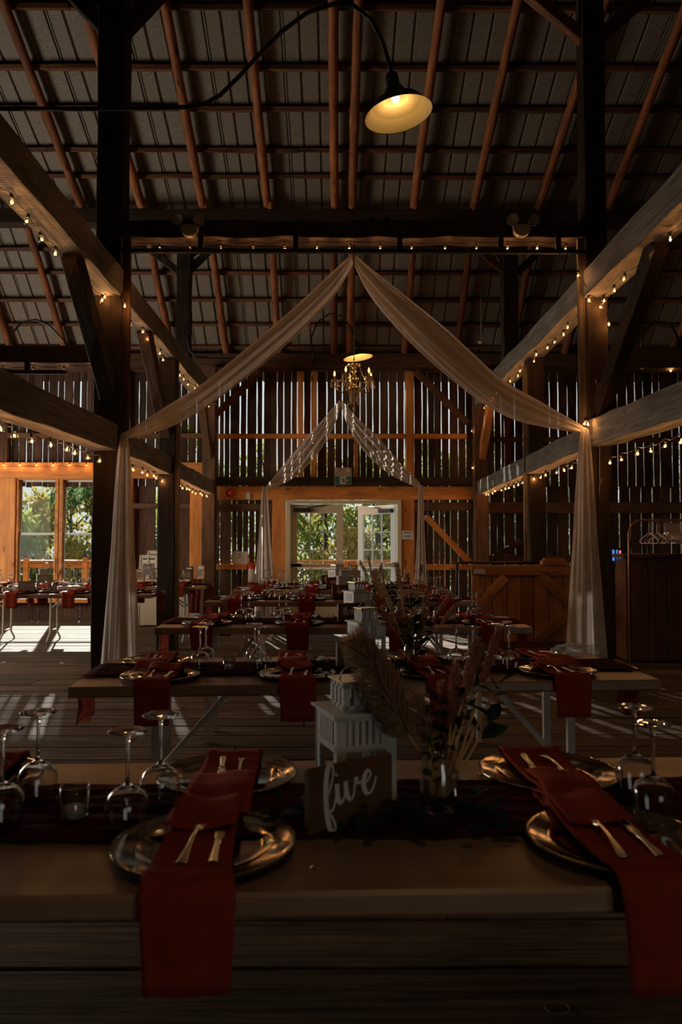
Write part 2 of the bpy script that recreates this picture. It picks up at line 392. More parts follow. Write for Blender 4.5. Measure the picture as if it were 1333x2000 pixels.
# purlin boards under the sheets
PUR_UP = [8.45, 8.95, 9.45, 9.95, 10.45, 10.95, 7.95, 7.4, 6.8, 6.2, 5.6, 5.0]
PUR_LO = [11.75, 12.1, 12.45, 12.8, 13.15, 13.42]
def solveY(py, lo, hi):
    for _ in range(40):
        mid = (lo+hi)/2; h = roof_h(mid, -.06); yy = 1062 - F*(h-EYE)/mid
        # exact with tilt
        v = _cm.transposed() @ Vector((0, mid, h-EYE)); yy = 1000 - F*v.y/(-v.z)
        if yy < py: lo = mid
        else: hi = mid
    return (lo+hi)/2
PUR_UP = [solveY(p, 6, YB) for p in (20, 137, 217, 297, 349)] + [7.6, 7.0, 6.4, 5.8, 5.2]
PUR_LO = [solveY(p, YB, 13.9) for p in (436, 489, 535, 588, 636, 680)]
for i, Y in enumerate(PUR_UP + PUR_LO):
    x = XMIN
    while x < XMAX:
        L = random.uniform(3.4, 4.6); x2 = min(XMAX, x+L)
        hh = random.uniform(.09, .125)
        timber('purlin', (x+.01, Y, roof_h(Y)-.035), (x2, Y+random.uniform(-.015,.015), roof_h(Y)-.035), hh, .06, M['purlin'], ceiling, 5, .007, roll=(math.atan(SLO) if Y > YB else math.atan(SUP)))
        x += L
# round pole rafters, each in two lengths
RX = [-1.91 + .93*k for k in range(-6, 0)] + [-1.91, -.99, -.06, .26, 1.19, 2.10, 3.05, 4.0, 4.95, 5.9, 6.8]
def pole(p0, p1, r0, r1):
    p0, p1 = Vector(p0), Vector(p1); L = (p1-p0).length; n = 26; pts = []; rad = []
    ph = random.uniform(0, 6)
    for i in range(n+1):
        t = i/n; pts.append((L*t, .012*math.sin(ph+t*5), .012*math.cos(ph*2+t*4)))
        rad.append((r0+(r1-r0)*t)*(1+random.uniform(-.055,.055)+(.16 if random.random() < .12 else 0)))
    o = MB().tube(pts, rad, 9).build('rafter', M['pole'], ceiling)
    x = (p1-p0).normalized(); yv = Vector((1,0,0)); z = x.cross(yv).normalized(); yv = z.cross(x)
    mt = Matrix((x, yv, z)).transposed().to_4x4(); mt.translation = p0; o.matrix_basis = mt
for X in RX:
    j = random.uniform(-.05,.05)
    pole((X+random.uniform(-.04,.04), 13.6, roof_h(13.6)-.135), (X+j, 11.1, roof_h(11.1)-.15), .062, .052)
    pole((X+j+random.choice((-.02,.02)), 11.5, HB-.21), (X-j+random.uniform(-.05,.05), 4.5, roof_h(4.5)-.15), .064, .05)
# ---- back wall
WB = struct('wall_back')
def WX(px): return XA(px, YW)
def WH(py): return HA(py, YW)
def vboard(x0, x1, z0, z1, yoff=0, m='board', parent=None, th=.034, name='wall_board'):
    L = z1-z0
    o = beam_mesh(L, x1-x0, th, 9, .0036).build(name, M[m], parent or WB)
    mt = Matrix(((0,1,0),(0,0,1),(1,0,0))).to_4x4(); mt = Matrix(((0,1,0,(x0+x1)/2),(0,0,1,YW+yoff),(1,0,0,z0),(0,0,0,1)))
    o.matrix_basis = mt @ Matrix.Rotation(random.uniform(-.002,.002), 4, 'Z')
    return o
def hbeam(px0, px1, py0, py1, d=.12, m='purlin', front=.06, name='girt', Y=None):
    a = WX(px0); b = WX(px1); z0, z1 = WH(py1), WH(py0)
    return timber(name, (a, YW-front-d/2+.0, (z0+z1)/2), (b, YW-front-d/2, (z0+z1)/2), d, z1-z0, M[m], WB, 6, .003)
def vpost(px0, px1, py0, py1, d=.12, m='pine', front=.06, name='stud'):
    a, b = WX(px0), WX(px1); z0, z1 = WH(py1), WH(py0)
    return timber(name, ((a+b)/2, YW-front-d/2, max(z0,0)), ((a+b)/2, YW-front-d/2, z1), b-a, d, M[m], WB, 6, .003)
G_UP = [(18.5,2),(33,1.6),(48,3),(60,1.5),(80,3),(91,2),(109,1.3),(121,2.6),(139,1.8),(153.5,4.6),(166,1.4),(177,1),(196,1.2),(214,2),(233,1.4),
 (250,2.4),(269,1.5),(283,2.6),(301,1.6),(318,1.2),(336,1.5),(352,1.2),(365.5,2),(382,4),(397,1),(413,1.2),(427,3),(437,2.6),(448,1.8),(468,3.8),(481,3.4),(501,3.4),(513,4.6),(527,.6),(541,2.8),(554,2.6),(569,2.2),(581,3.2),(593,2.0),
 (608,3),(620,2.4),(639,3),(655,2.2),(669,2.2),(680,1.4),(692,.8),(704,2),(716,1.8),(729,2.8),(743,2.4),(760,1.8),(777,2.6),(791,2.4),(810,1.8),(826,2.2),(837,2.8),(850,.6),(864,2),(879,3),(897,2),(912,1),(930,1.2),(948,1.2),
 (968,1.6),(981,1.9),(995,.5),(1008,1.6),(1024,.9),(1042,1.1),(1060,1.2),(1077,2),(1094,2.4),(1112,.8),(1131,2.8),(1150,1),(1170,1.2),(1190,1),(1210,1.2),(1229,1.6),(1245,2.2),(1261,1.8),(1280,2.2),(1293,1.4),(1317,1.7),(1331,2.4)]
def runs(gaps, xa, xb, z0, z1, m='board', off=.011, gs=.72):
    prev = xa
    for px, gw in gaps + [None and 0 or (None, 0)]:
        if px is None: e0 = e1 = xb
        else: cx = WX(px); g = gw/111.0*gs*.5; e0, e1 = cx-g, cx+g
        if e0 - prev > .01: vboard(prev, e0, z0+random.uniform(-.02,0), z1, off+random.uniform(-.004,.004), m)
        prev = e1
def rand_gaps(px0, px1):
    g = []; x = px0
    while x < px1: g.append((x, random.choice((.8,1.2,1.6,2.2,2.8)))); x += random.uniform(12, 21)
    return g
ZU0, ZU1 = WH(950), 4.75
G_ALL = rand_gaps(-180, 5) + G_UP + rand_gaps(1347, 1530)
runs(G_ALL, XMIN, XMAX, ZU0, ZU1)
# lower boards: under and beside the windows, around the door
ZH = WH(903)
runs(rand_gaps(-180, 30)[:0] + [(66,.8),(80,.9),(100,1),(157,1),(60,.0)][:4], WX(-160), WX(258), -.05, WH(1168), 'board')
runs(rand_gaps(-180,-165), XMIN, WX(-160), -.05, ZU0)
runs([(271,1),(305,3.2),(330,1),(351,1),(372,2.2)], WX(258), WX(398), -.05, ZU0)
runs([(412,1.0),(429,3),(452,3.2),(457,1.0),(463,.6),(474,1.8),(486,2.8),(498,2.4),(512,1)], WX(398), WX(536), -.05, ZU0)
runs([(824,1),(836,1),(847,3.4),(859,2.2),(869,2.2),(880,2.4),(895,2.2),(914,2.6),(930,.8),(941,.8),(957,2.8),(972,1),(986,2.8),(1007,4),(1026,1.2),(1048,1),(1069,2.2),(1090,.8),(1113,3),(1132,1.2),(1155,1),(1180,1),(1211,3),(1232,.8),(1254,1.6),(1264,1),(1276,2),(1290,.8),(1312,2),(1331,2)] + rand_gaps(1347, 1530), WX(806), XMAX, -.05, ZU0)
# framing on the inner face of the wall
hbeam(-220, 1560, 697, 722, .24, 'post_far', .02, 'wall_plate')
hbeam(-220, 1560, 722, 728, .05, 'purlin', .02, 'plate_board')
hbeam(-220, 404, 848, 858, .09, 'purlin', .03); hbeam(404, 912, 849, 858, .09, 'pine', .03); hbeam(945, 1560, 855, 864, .09, 'purlin', .03)
for a, b, c, d in ((582,592,728,935),(608,619,728,935),(793,809,728,935),(692,700,858,935)): vpost(a, b, c, d, .09, 'pine', .03)
for a, b in ((2,17),(985,998),(1180,1195),(238,252)): vpost(a, b, 728, 935, .09, 'purlin', .03)
hbeam(404, 926, 934, 949, .22, 'post', .03, 'sill_beam')
hbeam(423, 926, 951, 977, .10, 'pine', .03, 'door_header')
vpost(533, 559, 977, 1215, .10, 'pine', .03, 'door_post'); vpost(783, 809, 977, 1215, .10, 'pine', .03, 'door_post')
hbeam(425, 533, 985, 999, .10, 'post_far', .03); hbeam(425, 533, 1101, 1112, .09, 'pine', .03)
hbeam(809, 920, 982, 998, .10, 'post_far', .03); hbeam(809, 920, 1102, 1113, .09, 'pine', .03)
hbeam(945, 1560, 982, 1003, .12, 'post_far', .03)
hbeam(945, 1560, 1084, 1098, .10, 'purlin', .03)
# diagonal braces against the wall
def wbrace(x0, y0, x1, y1, wd=.11, m='purlin', fr=.16):
    a = U(x0, y0, YW-fr); b = U(x1, y1, YW-fr); timber('wall_brace', a, b, .06, wd, M[m], WB, 5, .004)
wbrace(811, 724, 914, 826); wbrace(506, 728, 408, 824); wbrace(832, 1008, 918, 1098, .1, 'pine'); wbrace(936, 1106, 1018, 1058, .1, 'post_far', .1)
# pine window wall on the left
hbeam(-160, 399, 905, 936, .14, 'pine', .02, 'window_header'); vpost(374, 399, 936, 1212, .14, 'pine', .02, 'window_post'); vpost(196, 262, 936, 1212, .10, 'pine', .02, 'window_post')
vpost(-160, -112, 936, 1212, .12, 'pine', .02, 'window_post'); vpost(4, 35, 936, 1168, .12, 'pine', .02, 'window_post')
hbeam(-160, 200, 1168, 1176, .16, 'pine', .02, 'window_sill_board')
hbeam(262, 374, 984, 994, .10, 'post_far', .03); 
def window(name, px0, px1, pytop=937, pybot=1168, pymid=1043):
    w_ = struct(name); x0, x1, z0, z1, zm = WX(px0), WX(px1), WH(pybot), WH(pytop), WH(pymid)
    fr = .045
    mb = MB()
    yb = YW-.02
    for a in ((x0-fr, z0-fr, x0+.012, z1+fr),(x1-.012, z0-fr, x1+fr, z1+fr),(x0, z1-.012, x1, z1+fr),(x0, z0-fr, x1, z0+.012)):
        mb.box2((a[0], yb-.09, a[1]), (a[2], yb+.05, a[3]))
    mb.build('window_frame', M['pine'], w_)
    sb = MB()
    for (za, zb, yo) in ((z0+.012, zm+.02, -.02), (zm-.02, z1-.012, .02)):
        for a in ((x0+.012, za, x0+.035, zb),(x1-.035, za, x1-.012, zb),(x0+.012, za, x1-.012, za+.035),(x0+.012, zb-.03, x1-.012, zb)):
            sb.box2((a[0], yb+yo-.018, a[1]), (a[2], yb+yo+.018, a[3]))
        MB().box2((x0+.03, yb+yo-.003, za+.02), (x1-.03, yb+yo+.003, zb-.02)).build('pane', M['pane'], w_)
    sb.build('sash', M['white'], w_)
window('window_1', -102, -68); window('window_2', -58, 2); window('window_3', 38, 112); window('window_4', 124, 192)
# ---- other walls and the wall behind the camera, with its open doorway
wl = struct('wall_left', MB().box2((XMIN-.06, YF, -.1), (XMIN, YW+.1, 9.4)), M['board'])
wr = struct('wall_right', MB().box2((XMAX, YF, -.1), (XMAX+.06, YW+.1, 9.4)), M['board'])
wf = struct('wall_front', MB().box2((XMIN, YF-.06, -.1), (1.3, YF, 5.0)).box2((3.9, YF-.06, -.1), (XMAX, YF, 5.0)).box2((1.3, YF-.06, 2.5), (3.9, YF, 5.0)), M['board'])
# ---- double glazed doors: one closed, one swung outwards
def door_leaf(name, wd, hh, m, parent_struct, hinge_right=False, bar_y=.92):
    """leaf in local XZ, thickness along Y, X from 0 to wd"""
    d = struct(name); st = .115*wd/.88; g0, g1 = .24, hh-.16
    mb = MB().box2((0,-.022,0), (st,.022,hh)).box2((wd-st,-.022,0), (wd,.022,hh)).box2((st,-.022,0), (wd-st,.022,g0)).box2((st,-.022,g1), (wd-st,.022,hh))
    mb.build('door_panel', M[m], d)
    mu = MB(); gw = (wd-2*st)
    for k in (1, 2): mu.box2((st+gw*k/3-.009,-.014,g0), (st+gw*k/3+.009,.014,g1))
    for k in range(1, 5): mu.box2((st,-.014,g0+(g1-g0)*k/5-.009), (wd-st,.014,g0+(g1-g0)*k/5+.009))
    mu.build('muntin', M['white' if m == 'doorw' else m], d)
    for k in range(3):
        for j in range(5):
            MB().box2((st+gw*k/3+.008,-.003,g0+(g1-g0)*j/5+.008), (st+gw*(k+1)/3-.008,.003,g0+(g1-g0)*(j+1)/5-.008)).build('pane', M['pane'], d)
    x0, x1 = (.03, .35) if not hinge_right else (.03, .2)
    pb = MB().box2((x0,-.09,bar_y), (wd-.06,-.05,bar_y+.05)).box2((.02,-.09,bar_y-.01), (.20,-.022,bar_y+.07)).box2((wd-.12,-.09,bar_y-.01), (wd-.03,-.022,bar_y+.07))
    pb.build('panic_bar', M['plastic'], d)
    cl = MB().box2((.06,-.09,hh-.14), (.36,-.022,hh-.07)); cl.tube([(.3,-.08,hh-.06),(.62,-.05,hh-.02)], .01, 6)
    cl.build('door_closer', M['black'], d)
    return d
DX0, DX1, DZ = WX(567), WX(776), WH(984)
fm = MB(); fx0, fx1, fz = WX(560), WX(783), WH(978)
fm.box2((fx0, YW-.16, 0), (DX0, YW+.06, fz)).box2((DX1, YW-.16, 0), (fx1, YW+.06, fz)).box2((DX0, YW-.16, DZ), (DX1, YW+.06, fz))
struct('trim_1', fm, M['doorw'])
lw = (DX1-DX0)/2
d1 = door_leaf('door_1', lw-.01, DZ-.02, 'doorw', None); d1.location = (DX0+.005, YW-.03, .01)
d2 = door_leaf('door_2', lw-.01, DZ-.02, 'doorb', None, True); d2.location = (DX1-.005, YW+.07, .01); d2.rotation_euler = (0, 0, math.pi-R(46)); d2.scale = (1,-1,1)
# ================================================================ TIMBER FRAME (each timber a thing)
def tb(name, label, p0, p1, wy, wz, m='post', group=None, n=12, jit=.008, sag=0):
    return tag(timber(name, p0, p1, wy, wz, M[m], None, n, jit, sag), label, 'beam' if 'post' not in name else 'post', group)
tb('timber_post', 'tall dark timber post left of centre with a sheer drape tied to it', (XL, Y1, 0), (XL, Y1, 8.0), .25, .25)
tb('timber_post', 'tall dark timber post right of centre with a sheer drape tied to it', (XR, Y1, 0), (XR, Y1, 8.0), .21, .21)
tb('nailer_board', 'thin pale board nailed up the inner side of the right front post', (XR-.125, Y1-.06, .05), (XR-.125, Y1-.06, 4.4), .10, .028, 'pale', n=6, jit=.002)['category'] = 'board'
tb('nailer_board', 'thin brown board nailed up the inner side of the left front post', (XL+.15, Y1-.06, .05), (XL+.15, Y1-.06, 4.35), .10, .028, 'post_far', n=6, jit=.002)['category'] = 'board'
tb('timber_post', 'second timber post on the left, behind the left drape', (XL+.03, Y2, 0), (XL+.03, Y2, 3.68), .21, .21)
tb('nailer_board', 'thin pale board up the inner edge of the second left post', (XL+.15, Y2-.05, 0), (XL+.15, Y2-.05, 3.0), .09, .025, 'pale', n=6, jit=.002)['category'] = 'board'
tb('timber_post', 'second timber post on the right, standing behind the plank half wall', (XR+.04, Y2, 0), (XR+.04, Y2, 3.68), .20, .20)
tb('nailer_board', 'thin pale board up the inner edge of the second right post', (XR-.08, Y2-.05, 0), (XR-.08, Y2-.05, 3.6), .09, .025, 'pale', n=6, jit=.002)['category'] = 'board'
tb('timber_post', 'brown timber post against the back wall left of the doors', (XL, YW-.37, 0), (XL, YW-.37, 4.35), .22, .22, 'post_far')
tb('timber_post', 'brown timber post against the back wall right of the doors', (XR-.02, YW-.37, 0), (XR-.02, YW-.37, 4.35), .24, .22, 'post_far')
YP = 11.2
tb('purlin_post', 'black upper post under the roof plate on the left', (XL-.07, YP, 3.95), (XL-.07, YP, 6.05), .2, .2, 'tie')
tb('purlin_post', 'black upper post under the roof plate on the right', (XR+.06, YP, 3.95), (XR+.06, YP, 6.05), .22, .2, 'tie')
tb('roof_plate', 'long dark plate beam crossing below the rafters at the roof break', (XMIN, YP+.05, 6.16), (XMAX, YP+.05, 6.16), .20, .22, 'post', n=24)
# long beams over the post rows
tb('long_beam', 'upper lengthwise sawn beam on the left carrying a string of bulbs', (XL, -2.0, 3.82), (XL, YW-.49, 3.82), .25, .26, 'beam', n=30)
tb('long_beam', 'upper lengthwise sawn beam on the right carrying a string of bulbs', (XR, -2.0, 3.82), (XR, YW-.49, 3.82), .25, .26, 'beam', n=30)
tb('long_beam', 'lower lengthwise beam, front left, bowed, ending at the front post', (XL-.02, 2.0, 2.24), (XL, Y1-.12, 2.33), .22, .25, 'beam', n=16)
tb('long_beam', 'lower lengthwise beam, front right, ending at the front post', (XR, 2.0, 2.24), (XR, Y1-.1, 2.38), .22, .25, 'beam', n=16)
tb('long_beam', 'lower lengthwise beam on the left between front post and back wall', (XL, Y1+.12, 2.33), (XL, YW-.49, 2.28), .2, .22, 'beam', n=20)
tb('long_beam', 'lower lengthwise beam on the right between front post and back wall', (XR, Y1+.12, 2.36), (XR, YW-.49, 2.28), .2, .22, 'beam', n=20)
# cross ties of the first bent
zt0, zt1 = HA(472, Y1), HA(441, Y1)
tb('tie_beam', 'black cross beam over the middle with bulbs strung below it', (XL+.13, Y1, (zt0+zt1)/2), (XR-.11, Y1, (zt0+zt1)/2), .24, zt1-zt0, 'tie', n=20, jit=.012)
tb('tie_beam', 'dark cross beam of the left aisle above the windows', (XMIN, Y1, 3.13), (XL-.13, Y1, 3.13), .24, .17, 'tie', n=14)
tb('tie_beam', 'dark cross beam of the right aisle above the counter', (XR+.11, Y1, 3.11), (XMAX, Y1, 3.11), .24, .19, 'tie', n=14)
tb('tie_beam', 'second black cross beam behind the first, joined to the upper posts', (XL+.1, YP, HA(476,YP)), (XR-.1, YP, HA(476,YP)), .18, .16, 'tie', n=14)
# conduit rail under the tie with its drop straps
rl = thing('conduit_rail', 'thin black rail hung on straps under the middle cross beam', 'rail', (0, Y1-.14, 0))
zr = HA(491, Y1-.14)
MB().box2((XL+.13, -.02, zr-.018), (XR-.11, .02, zr+.018)).build('rail', M['black'], rl)
for px in (388, 577, 783, 984, 1098):
    X = XA(px, Y1-.14); MB().box2((X-.025, -.012, zr), (X+.025, .012, zt0+.03)).build('strap', M['black'], rl)
rl = thing('conduit_rail', 'short black rail hung under the left aisle beam', 'rail', (0, Y1-.14, 0))
zr2 = HA(728, Y1-.14); MB().box2((-4.6, -.02, zr2-.018), (XA(126, Y1-.14), .02, zr2+.018)).build('rail', M['black'], rl)
X = XA(48, Y1-.14); MB().box2((X-.025, -.012, zr2), (X+.025, .012, 3.1)).build('strap', M['black'], rl)
# braces
def br(label, a, b, wy=.1, wz=.15, m='post', name='knee_brace'): tag(timber(name, a, b, wy, wz, M[m], None, 6, .006), label, 'brace')
br('dark brace from the upper left beam down to the front left post', (XL+.02, 6.15, 3.68), (XL+.02, 7.22, 2.75), .13, .2)
br('brown brace from the upper left beam down to the second left post', (XL+.03, 8.45, 3.72), (XL+.03, 9.62, 2.72), .13, .18, 'post_far')
br('dark brace from the upper right beam down to the front right post', (XR+.02, 5.9, 3.68), (XR+.02, 7.25, 2.6), .12, .2)
br('brown brace from the upper right beam down to the back wall post', (XR, 12.2, 3.72), (XR, 13.15, 2.75), .12, .16, 'pine')
br('brown brace from the upper left beam down to the back wall post', (XL, 12.2, 3.72), (XL, 13.15, 2.75), .12, .16, 'post_far')
br('brace from the black cross beam to the left upper post, inner side', U(412, 487, YP), U(366, 532, YP), .08, .1, 'tie')
br('brace from the cross beam to the left upper post, outer side', U(296, 490, YP), U(348, 530, YP), .08, .1, 'tie')
br('brace from the cross beam to the right upper post, inner side', U(935, 488, YP), U(992, 536, YP), .08, .1, 'purlin')
br('brace from the cross beam to the right upper post, outer side', U(1056, 490, YP), U(1014, 530, YP), .08, .1, 'tie')
br('upper brace from the roof plate to the left upper post', U(500, 416, YP), U(366, 500, YP), .08, .1, 'tie')
br('upper brace from the roof plate to the right upper post', U(866, 416, YP), U(992, 505, YP), .08, .1, 'purlin')
br('short brace from the front left post up to the roof', (XL+.05, Y1, 6.32), (XL+.75, Y1, 7.1), .12, .14)
br('second short brace from the front left post up to the roof', (XL-.05, Y1, 6.32), (XL-.75, Y1, 7.1), .12, .14, 'tie')
br('short brace from the front right post up to the roof', (XR-.05, Y1, 6.28), (XR-.75, Y1, 6.9), .1, .12, 'purlin')
br('second short brace from the front right post up to the roof', (XR+.05, Y1, 6.28), (XR+.75, Y1, 6.9), .1, .12, 'purlin')
# ================================================================ OUTDOORS
MB().box2((-60, YW+6, -1.0), (60, 120, -.9)).build('ground', M['ground'])['kind'] = 'structure'
MB().box2((-60, -40, -1.0), (60, YF-.1, -.9)).build('ground', M['ground'])['kind'] = 'structure'
dk = struct('deck')
y = YW+.32
while y < YW+3.0:
    beam_mesh(24, .135, .03, 4, .001).build('deck_board', M['deck'], dk, (-11, y, -.17)); y += .145
dr = thing('deck_railing', 'wooden deck railing with dark balusters outside the windows and doors', 'railing', (0, 16.3, -.08))
timber('top_rail', (-10, 0, 1.04), (10, 0, 1.04), .14, .05, M['pine'], dr, 4, .001); timber('upper_rail', (-10, 0, .95), (10, 0, .95), .05, .10, M['pine'], dr, 4, .001)
timber('bottom_rail', (-10, 0, .10), (10, 0, .10), .05, .09, M['pine'], dr, 4, .001)
bal = MB().tube([(0,0,.1),(0,0,.93)], .011, 6).mesh('baluster', M['black'])
x = -9.2
while x < 6:
    if x < 2.2 or x > 5.9: ob('baluster', bal, dr, (x, 0, 0))
    x += .125
for x in (-8.4, -6.55, -5.3, -3.6, -1.9, .55, 2.3):
    p = MB().box2((x-.05,-.05,0), (x+.05,.05,1.12)).build('rail_post', M['pine'], dr)
    MB().box2((x-.065,-.065,1.12), (x+.065,.065,1.15)).add([(x-.06,-.06,1.15),(x+.06,-.06,1.15),(x+.06,.06,1.15),(x-.06,.06,1.15),(x,0,1.22)], [(0,1,4),(1,2,4),(2,3,4),(3,0,4)]).build('post_cap', M['black'], p)
def leafmat(name, c, c2):
    m = cloth(name, c, .55, sc=12, c2=c2); return m
LM = [leafmat('yellow_green_leaves', (.34,.38,.10), (.14,.20,.055)), leafmat('deep_leaves', (.15,.23,.085), (.06,.10,.045)), leafmat('yellowing_leaves', (.46,.36,.11), (.22,.21,.06))]  # leaf colours differ from tree to tree
def tree_meshes(kind, seed, nl=2600, H=6.0, W=2.2):
    rr = random.Random(seed); mb = MB()
    blobs = []
    for k in range(26):
        t = rr.random(); z = H*(.12+.86*t); rmax = W*(math.sin(math.pi*min(1, .16+.8*t))**.7)
        if kind == 'column': rmax = W*.5*(1-t*.75)+.15
        a = rr.uniform(0, 6.28); q = rmax*rr.uniform(.1, .85); blobs.append((q*math.cos(a), q*math.sin(a), z, rr.uniform(.35, .8)*W*.42))
    for k in range(nl):
        bx = blobs[rr.randrange(len(blobs))]
        d = Vector((rr.gauss(0,1), rr.gauss(0,1), rr.gauss(0,1))).normalized()*bx[3]*rr.uniform(.5, 1.0)
        p = Vector(bx[:3])+d; p.z = max(p.z, .1)
        s = rr.uniform(.06, .14); q = Euler((rr.uniform(0,6), rr.uniform(0,6), rr.uniform(0,6))).to_matrix()
        mb.add([p+q@Vector((-s,0,0)), p+q@Vector((0,-s*.45,.01)), p+q@Vector((s,0,0)), p+q@Vector((0,s*.45,.01))], [(0,1,2,3)])
    tr = MB().tube([(0,0,-.9),(.05,0,H*.3),(-.05,.05,H*.6),(0,0,H*.9)], [.13,.1,.06,.02], 7)
    for b in blobs[:12]: tr.tube([(0,0,max(.3,b[2]-.8)), (b[0]*.5,b[1]*.5,b[2]-.3), (b[0],b[1],b[2])], [.04,.025,.008], 5)
    return mb, tr
TM = [tree_meshes('round', 1, 4200, 5.4, 2.3), tree_meshes('column', 2, 3000, 6.0, 1.9), tree_meshes('round', 3, 4200, 4.2, 2.4)]
TMM = {}
TL = ['dense leafy tree', 'tall narrow leafy tree', 'low spreading leafy tree']; TC = ['green', 'dark green', 'yellowing']
tspots = [(-12.5,25,0,0,1),(-10.2,23,1,1,1),(-8.3,24,2,2,.95),(-6.6,22.5,0,1,.9),(-5.3,26,1,0,1.05),(-3.7,23,2,0,1.05),(-2.0,21.5,0,0,.9),(-.3,22.5,0,2,.95),(1.2,21.3,2,0,1.1),(2.7,23,0,0,1),(4.3,22,1,2,.95),(6.0,23,2,1,1.05),(7.9,22,0,0,1),(10,23.5,1,1,1),(12.5,24,0,2,1),
 (-9.3,21,2,0,.75),(-6.9,20.4,2,2,.55),(-4.6,20.2,2,1,.62),(.3,19.8,2,2,.62),(2.3,20.2,2,0,.7),(5,20,2,1,.7),(8.6,20,2,0,.75)]
WH_ = ['behind the far left window', 'behind the left windows', 'behind the doors', 'behind the right part of the wall']
for i, (x, y, k, c, s) in enumerate(tspots):
    key = (k, c)
    if key not in TMM: TMM[key] = TM[k][0].mesh('crown', LM[c]); 
    if ('t', k) not in TMM: TMM[('t', k)] = TM[k][1].mesh('trunk', M['bark'])
    where = ('beyond the left windows' if x < -4 else 'beyond the double doors' if -1.2 < x < 3 else 'beyond the wall left of the doors' if x < 0 else 'beyond the wall right of the doors')
    t = thing('tree', TC[c]+' '+TL[k]+' '+('near the deck ' if y < 21.2 else '')+where, 'tree', (x, y, -.9), i*1.7, 'trees behind the barn')
    ob('crown', TMM[key], t); ob('trunk', TMM[('t', k)], t); t.scale = (s, s, s*1.0)
# ================================================================ TABLES AND WHAT STANDS ON THEM
def nz(x, y=0, k=0): return math.sin(x*1.7+k)*.5+math.sin(x*3.9+y*2.3+k*2.1)*.3+math.sin(x*8.3-y*5.1+k*.7)*.2
TBL = {}
def table(key, label, cx, yf, top, L=2.44, rz=0, dp=.76, feet=False):
    t = thing('trestle_table', label, 'table', (cx, yf+dp/2, 0), R(rz), 'long folding banquet tables')
    o = beam_mesh(L, dp, .044, 8, .0012).build('tabletop', M['table'], t, (-L/2, 0, top-.022))
    for s in (-1, 1):
        X = s*(L/2-.31)
        for q in (-.16, .16):
            if feet:
                p = [(X, q*.8, top-.044), (X, q*.8, .12), (X, q*1.45, .035), (X, q*1.45, .0)]
                MB().tube(p, .014, 8).build('leg', M['leg'], t)
            else: MB().box((X, q, (top-.044)/2), (.032, .028, top-.044)).build('leg', M['leg'], t)
        MB().box((X, 0, top-.055), (.05, .5, .022)).build('cross_bar', M['leg'], t)
        if not feet: MB().box((X, 0, .16), (.022, .32, .022)).build('stretcher', M['leg'], t)
        else: MB().tube([(X, -.14, .15), (X, .14, .15)], .011, 6).build('stretcher', M['leg'], t)
        a, b = Vector((X-s*.34, 0, top-.05)), Vector((X-s*.0, 0, .33)); d = b-a
        if feet:
            for q in (-.13, .13): MB().tube([(a.x, 0, a.z), (X, q, .46)], .011, 6).build('brace', M['leg'], t)
        else: MB().box((a+b)/2, (d.length, .03, .022), Matrix.Rotation(-math.atan2(d.z, d.x), 3, 'Y')).build('brace', M['leg'], t)
    mt = Matrix.Translation((cx, yf+dp/2, 0)) @ Matrix.Rotation(R(rz), 4, 'Z')
    TBL[key] = dict(m=mt, top=top, L=L, dp=dp, rz=R(rz), o=t)
    return t
table('A', 'nearest table, long and pale, running out of both sides of the picture', -.06, 1.27, .765, rz=1.6)
table('B', 'second table from the camera, its whole length in view', .125, 3.17, .758, rz=3.6)
table('C', 'third table from the camera in the middle row', .05, 4.98, .79)
table('D', 'fourth table from the camera in the middle row', .05, 6.85, .815)
table('E', 'fifth table from the camera in the middle row', .06, 8.6, .81)
table('F', 'farthest middle table in front of the double doors', -.0, 10.45, .76)
table('G', 'nearer table in the left aisle, cut by the picture edge', -3.29, 8.6, .765, feet=True)
table('H', 'farther left aisle table, right one, with its folding legs in view', -2.97, 10.25, .765, feet=True)
table('I', 'farther left aisle table, left one, cut by the picture edge', -5.43, 10.25, .765, feet=True)
PLACE = {'A': 'nearest table', 'B': 'second table', 'C': 'third table', 'D': 'fourth table', 'E': 'fifth table', 'F': 'farthest middle table', 'G': 'nearer left aisle table', 'H': 'farther left aisle table', 'I': 'leftmost aisle table'}
def on(key, x, y, z=0):
    """point on a table: x along it from its centre, y from its near edge"""
    T = TBL[key]; p = T['m'] @ Vector((x, y-T['dp']/2, 0)); return Vector((p.x, p.y, T['top']+z))
def wx(key, X):  # world x -> local x
    return X - TBL[key]['m'].translation.x
# ---- runner
def runner(key, seed):
    T = TBL[key]; L = T['L']; w2 = .165; rr = random.Random(seed)
    t = thing('table_runner', 'burgundy crinkled gauze runner along the '+PLACE[key], 'runner', on(key, 0, T['dp']/2), T['rz'], 'gauze table runners')
    def f(u, v):
        x = -L/2+.012+(L-.024)*u; e = w2*(1+.06*nz(u*14, 0, seed)); y = -e+2*e*v
        z = .003+.007*abs(math.sin(v*17+1.8*nz(u*5, v, seed)+u*6))+.004*abs(nz(u*30, v*9, seed))
        return (x, y, z+.002)
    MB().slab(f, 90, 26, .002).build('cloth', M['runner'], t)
    for s in (-1, 1):
        dl = rr.uniform(.20, .27)
        def g(u, v):
            q = u*dl; e = w2*(1-.30*min(1, u*2.2)+.10*u*math.sin(v*9+seed)); y = -e+2*e*v
            x = L/2+.004+.018*math.sin(min(1, u*6)*1.57)+.016*math.sin(v*21+nz(u*3, v, seed)*1.5)*min(1, u*3)
            z = .008*(1-min(1,u*8)) -q*(1+.09*math.sin(v*13+seed)*u) 
            if u < .05: x = L/2-.012+u*.4; z = .009
            return (s*x, y, z)
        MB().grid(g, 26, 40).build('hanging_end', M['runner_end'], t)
    return t
for i, k in enumerate('ABCDEFGHI'): runner(k, i*1.37+.4)
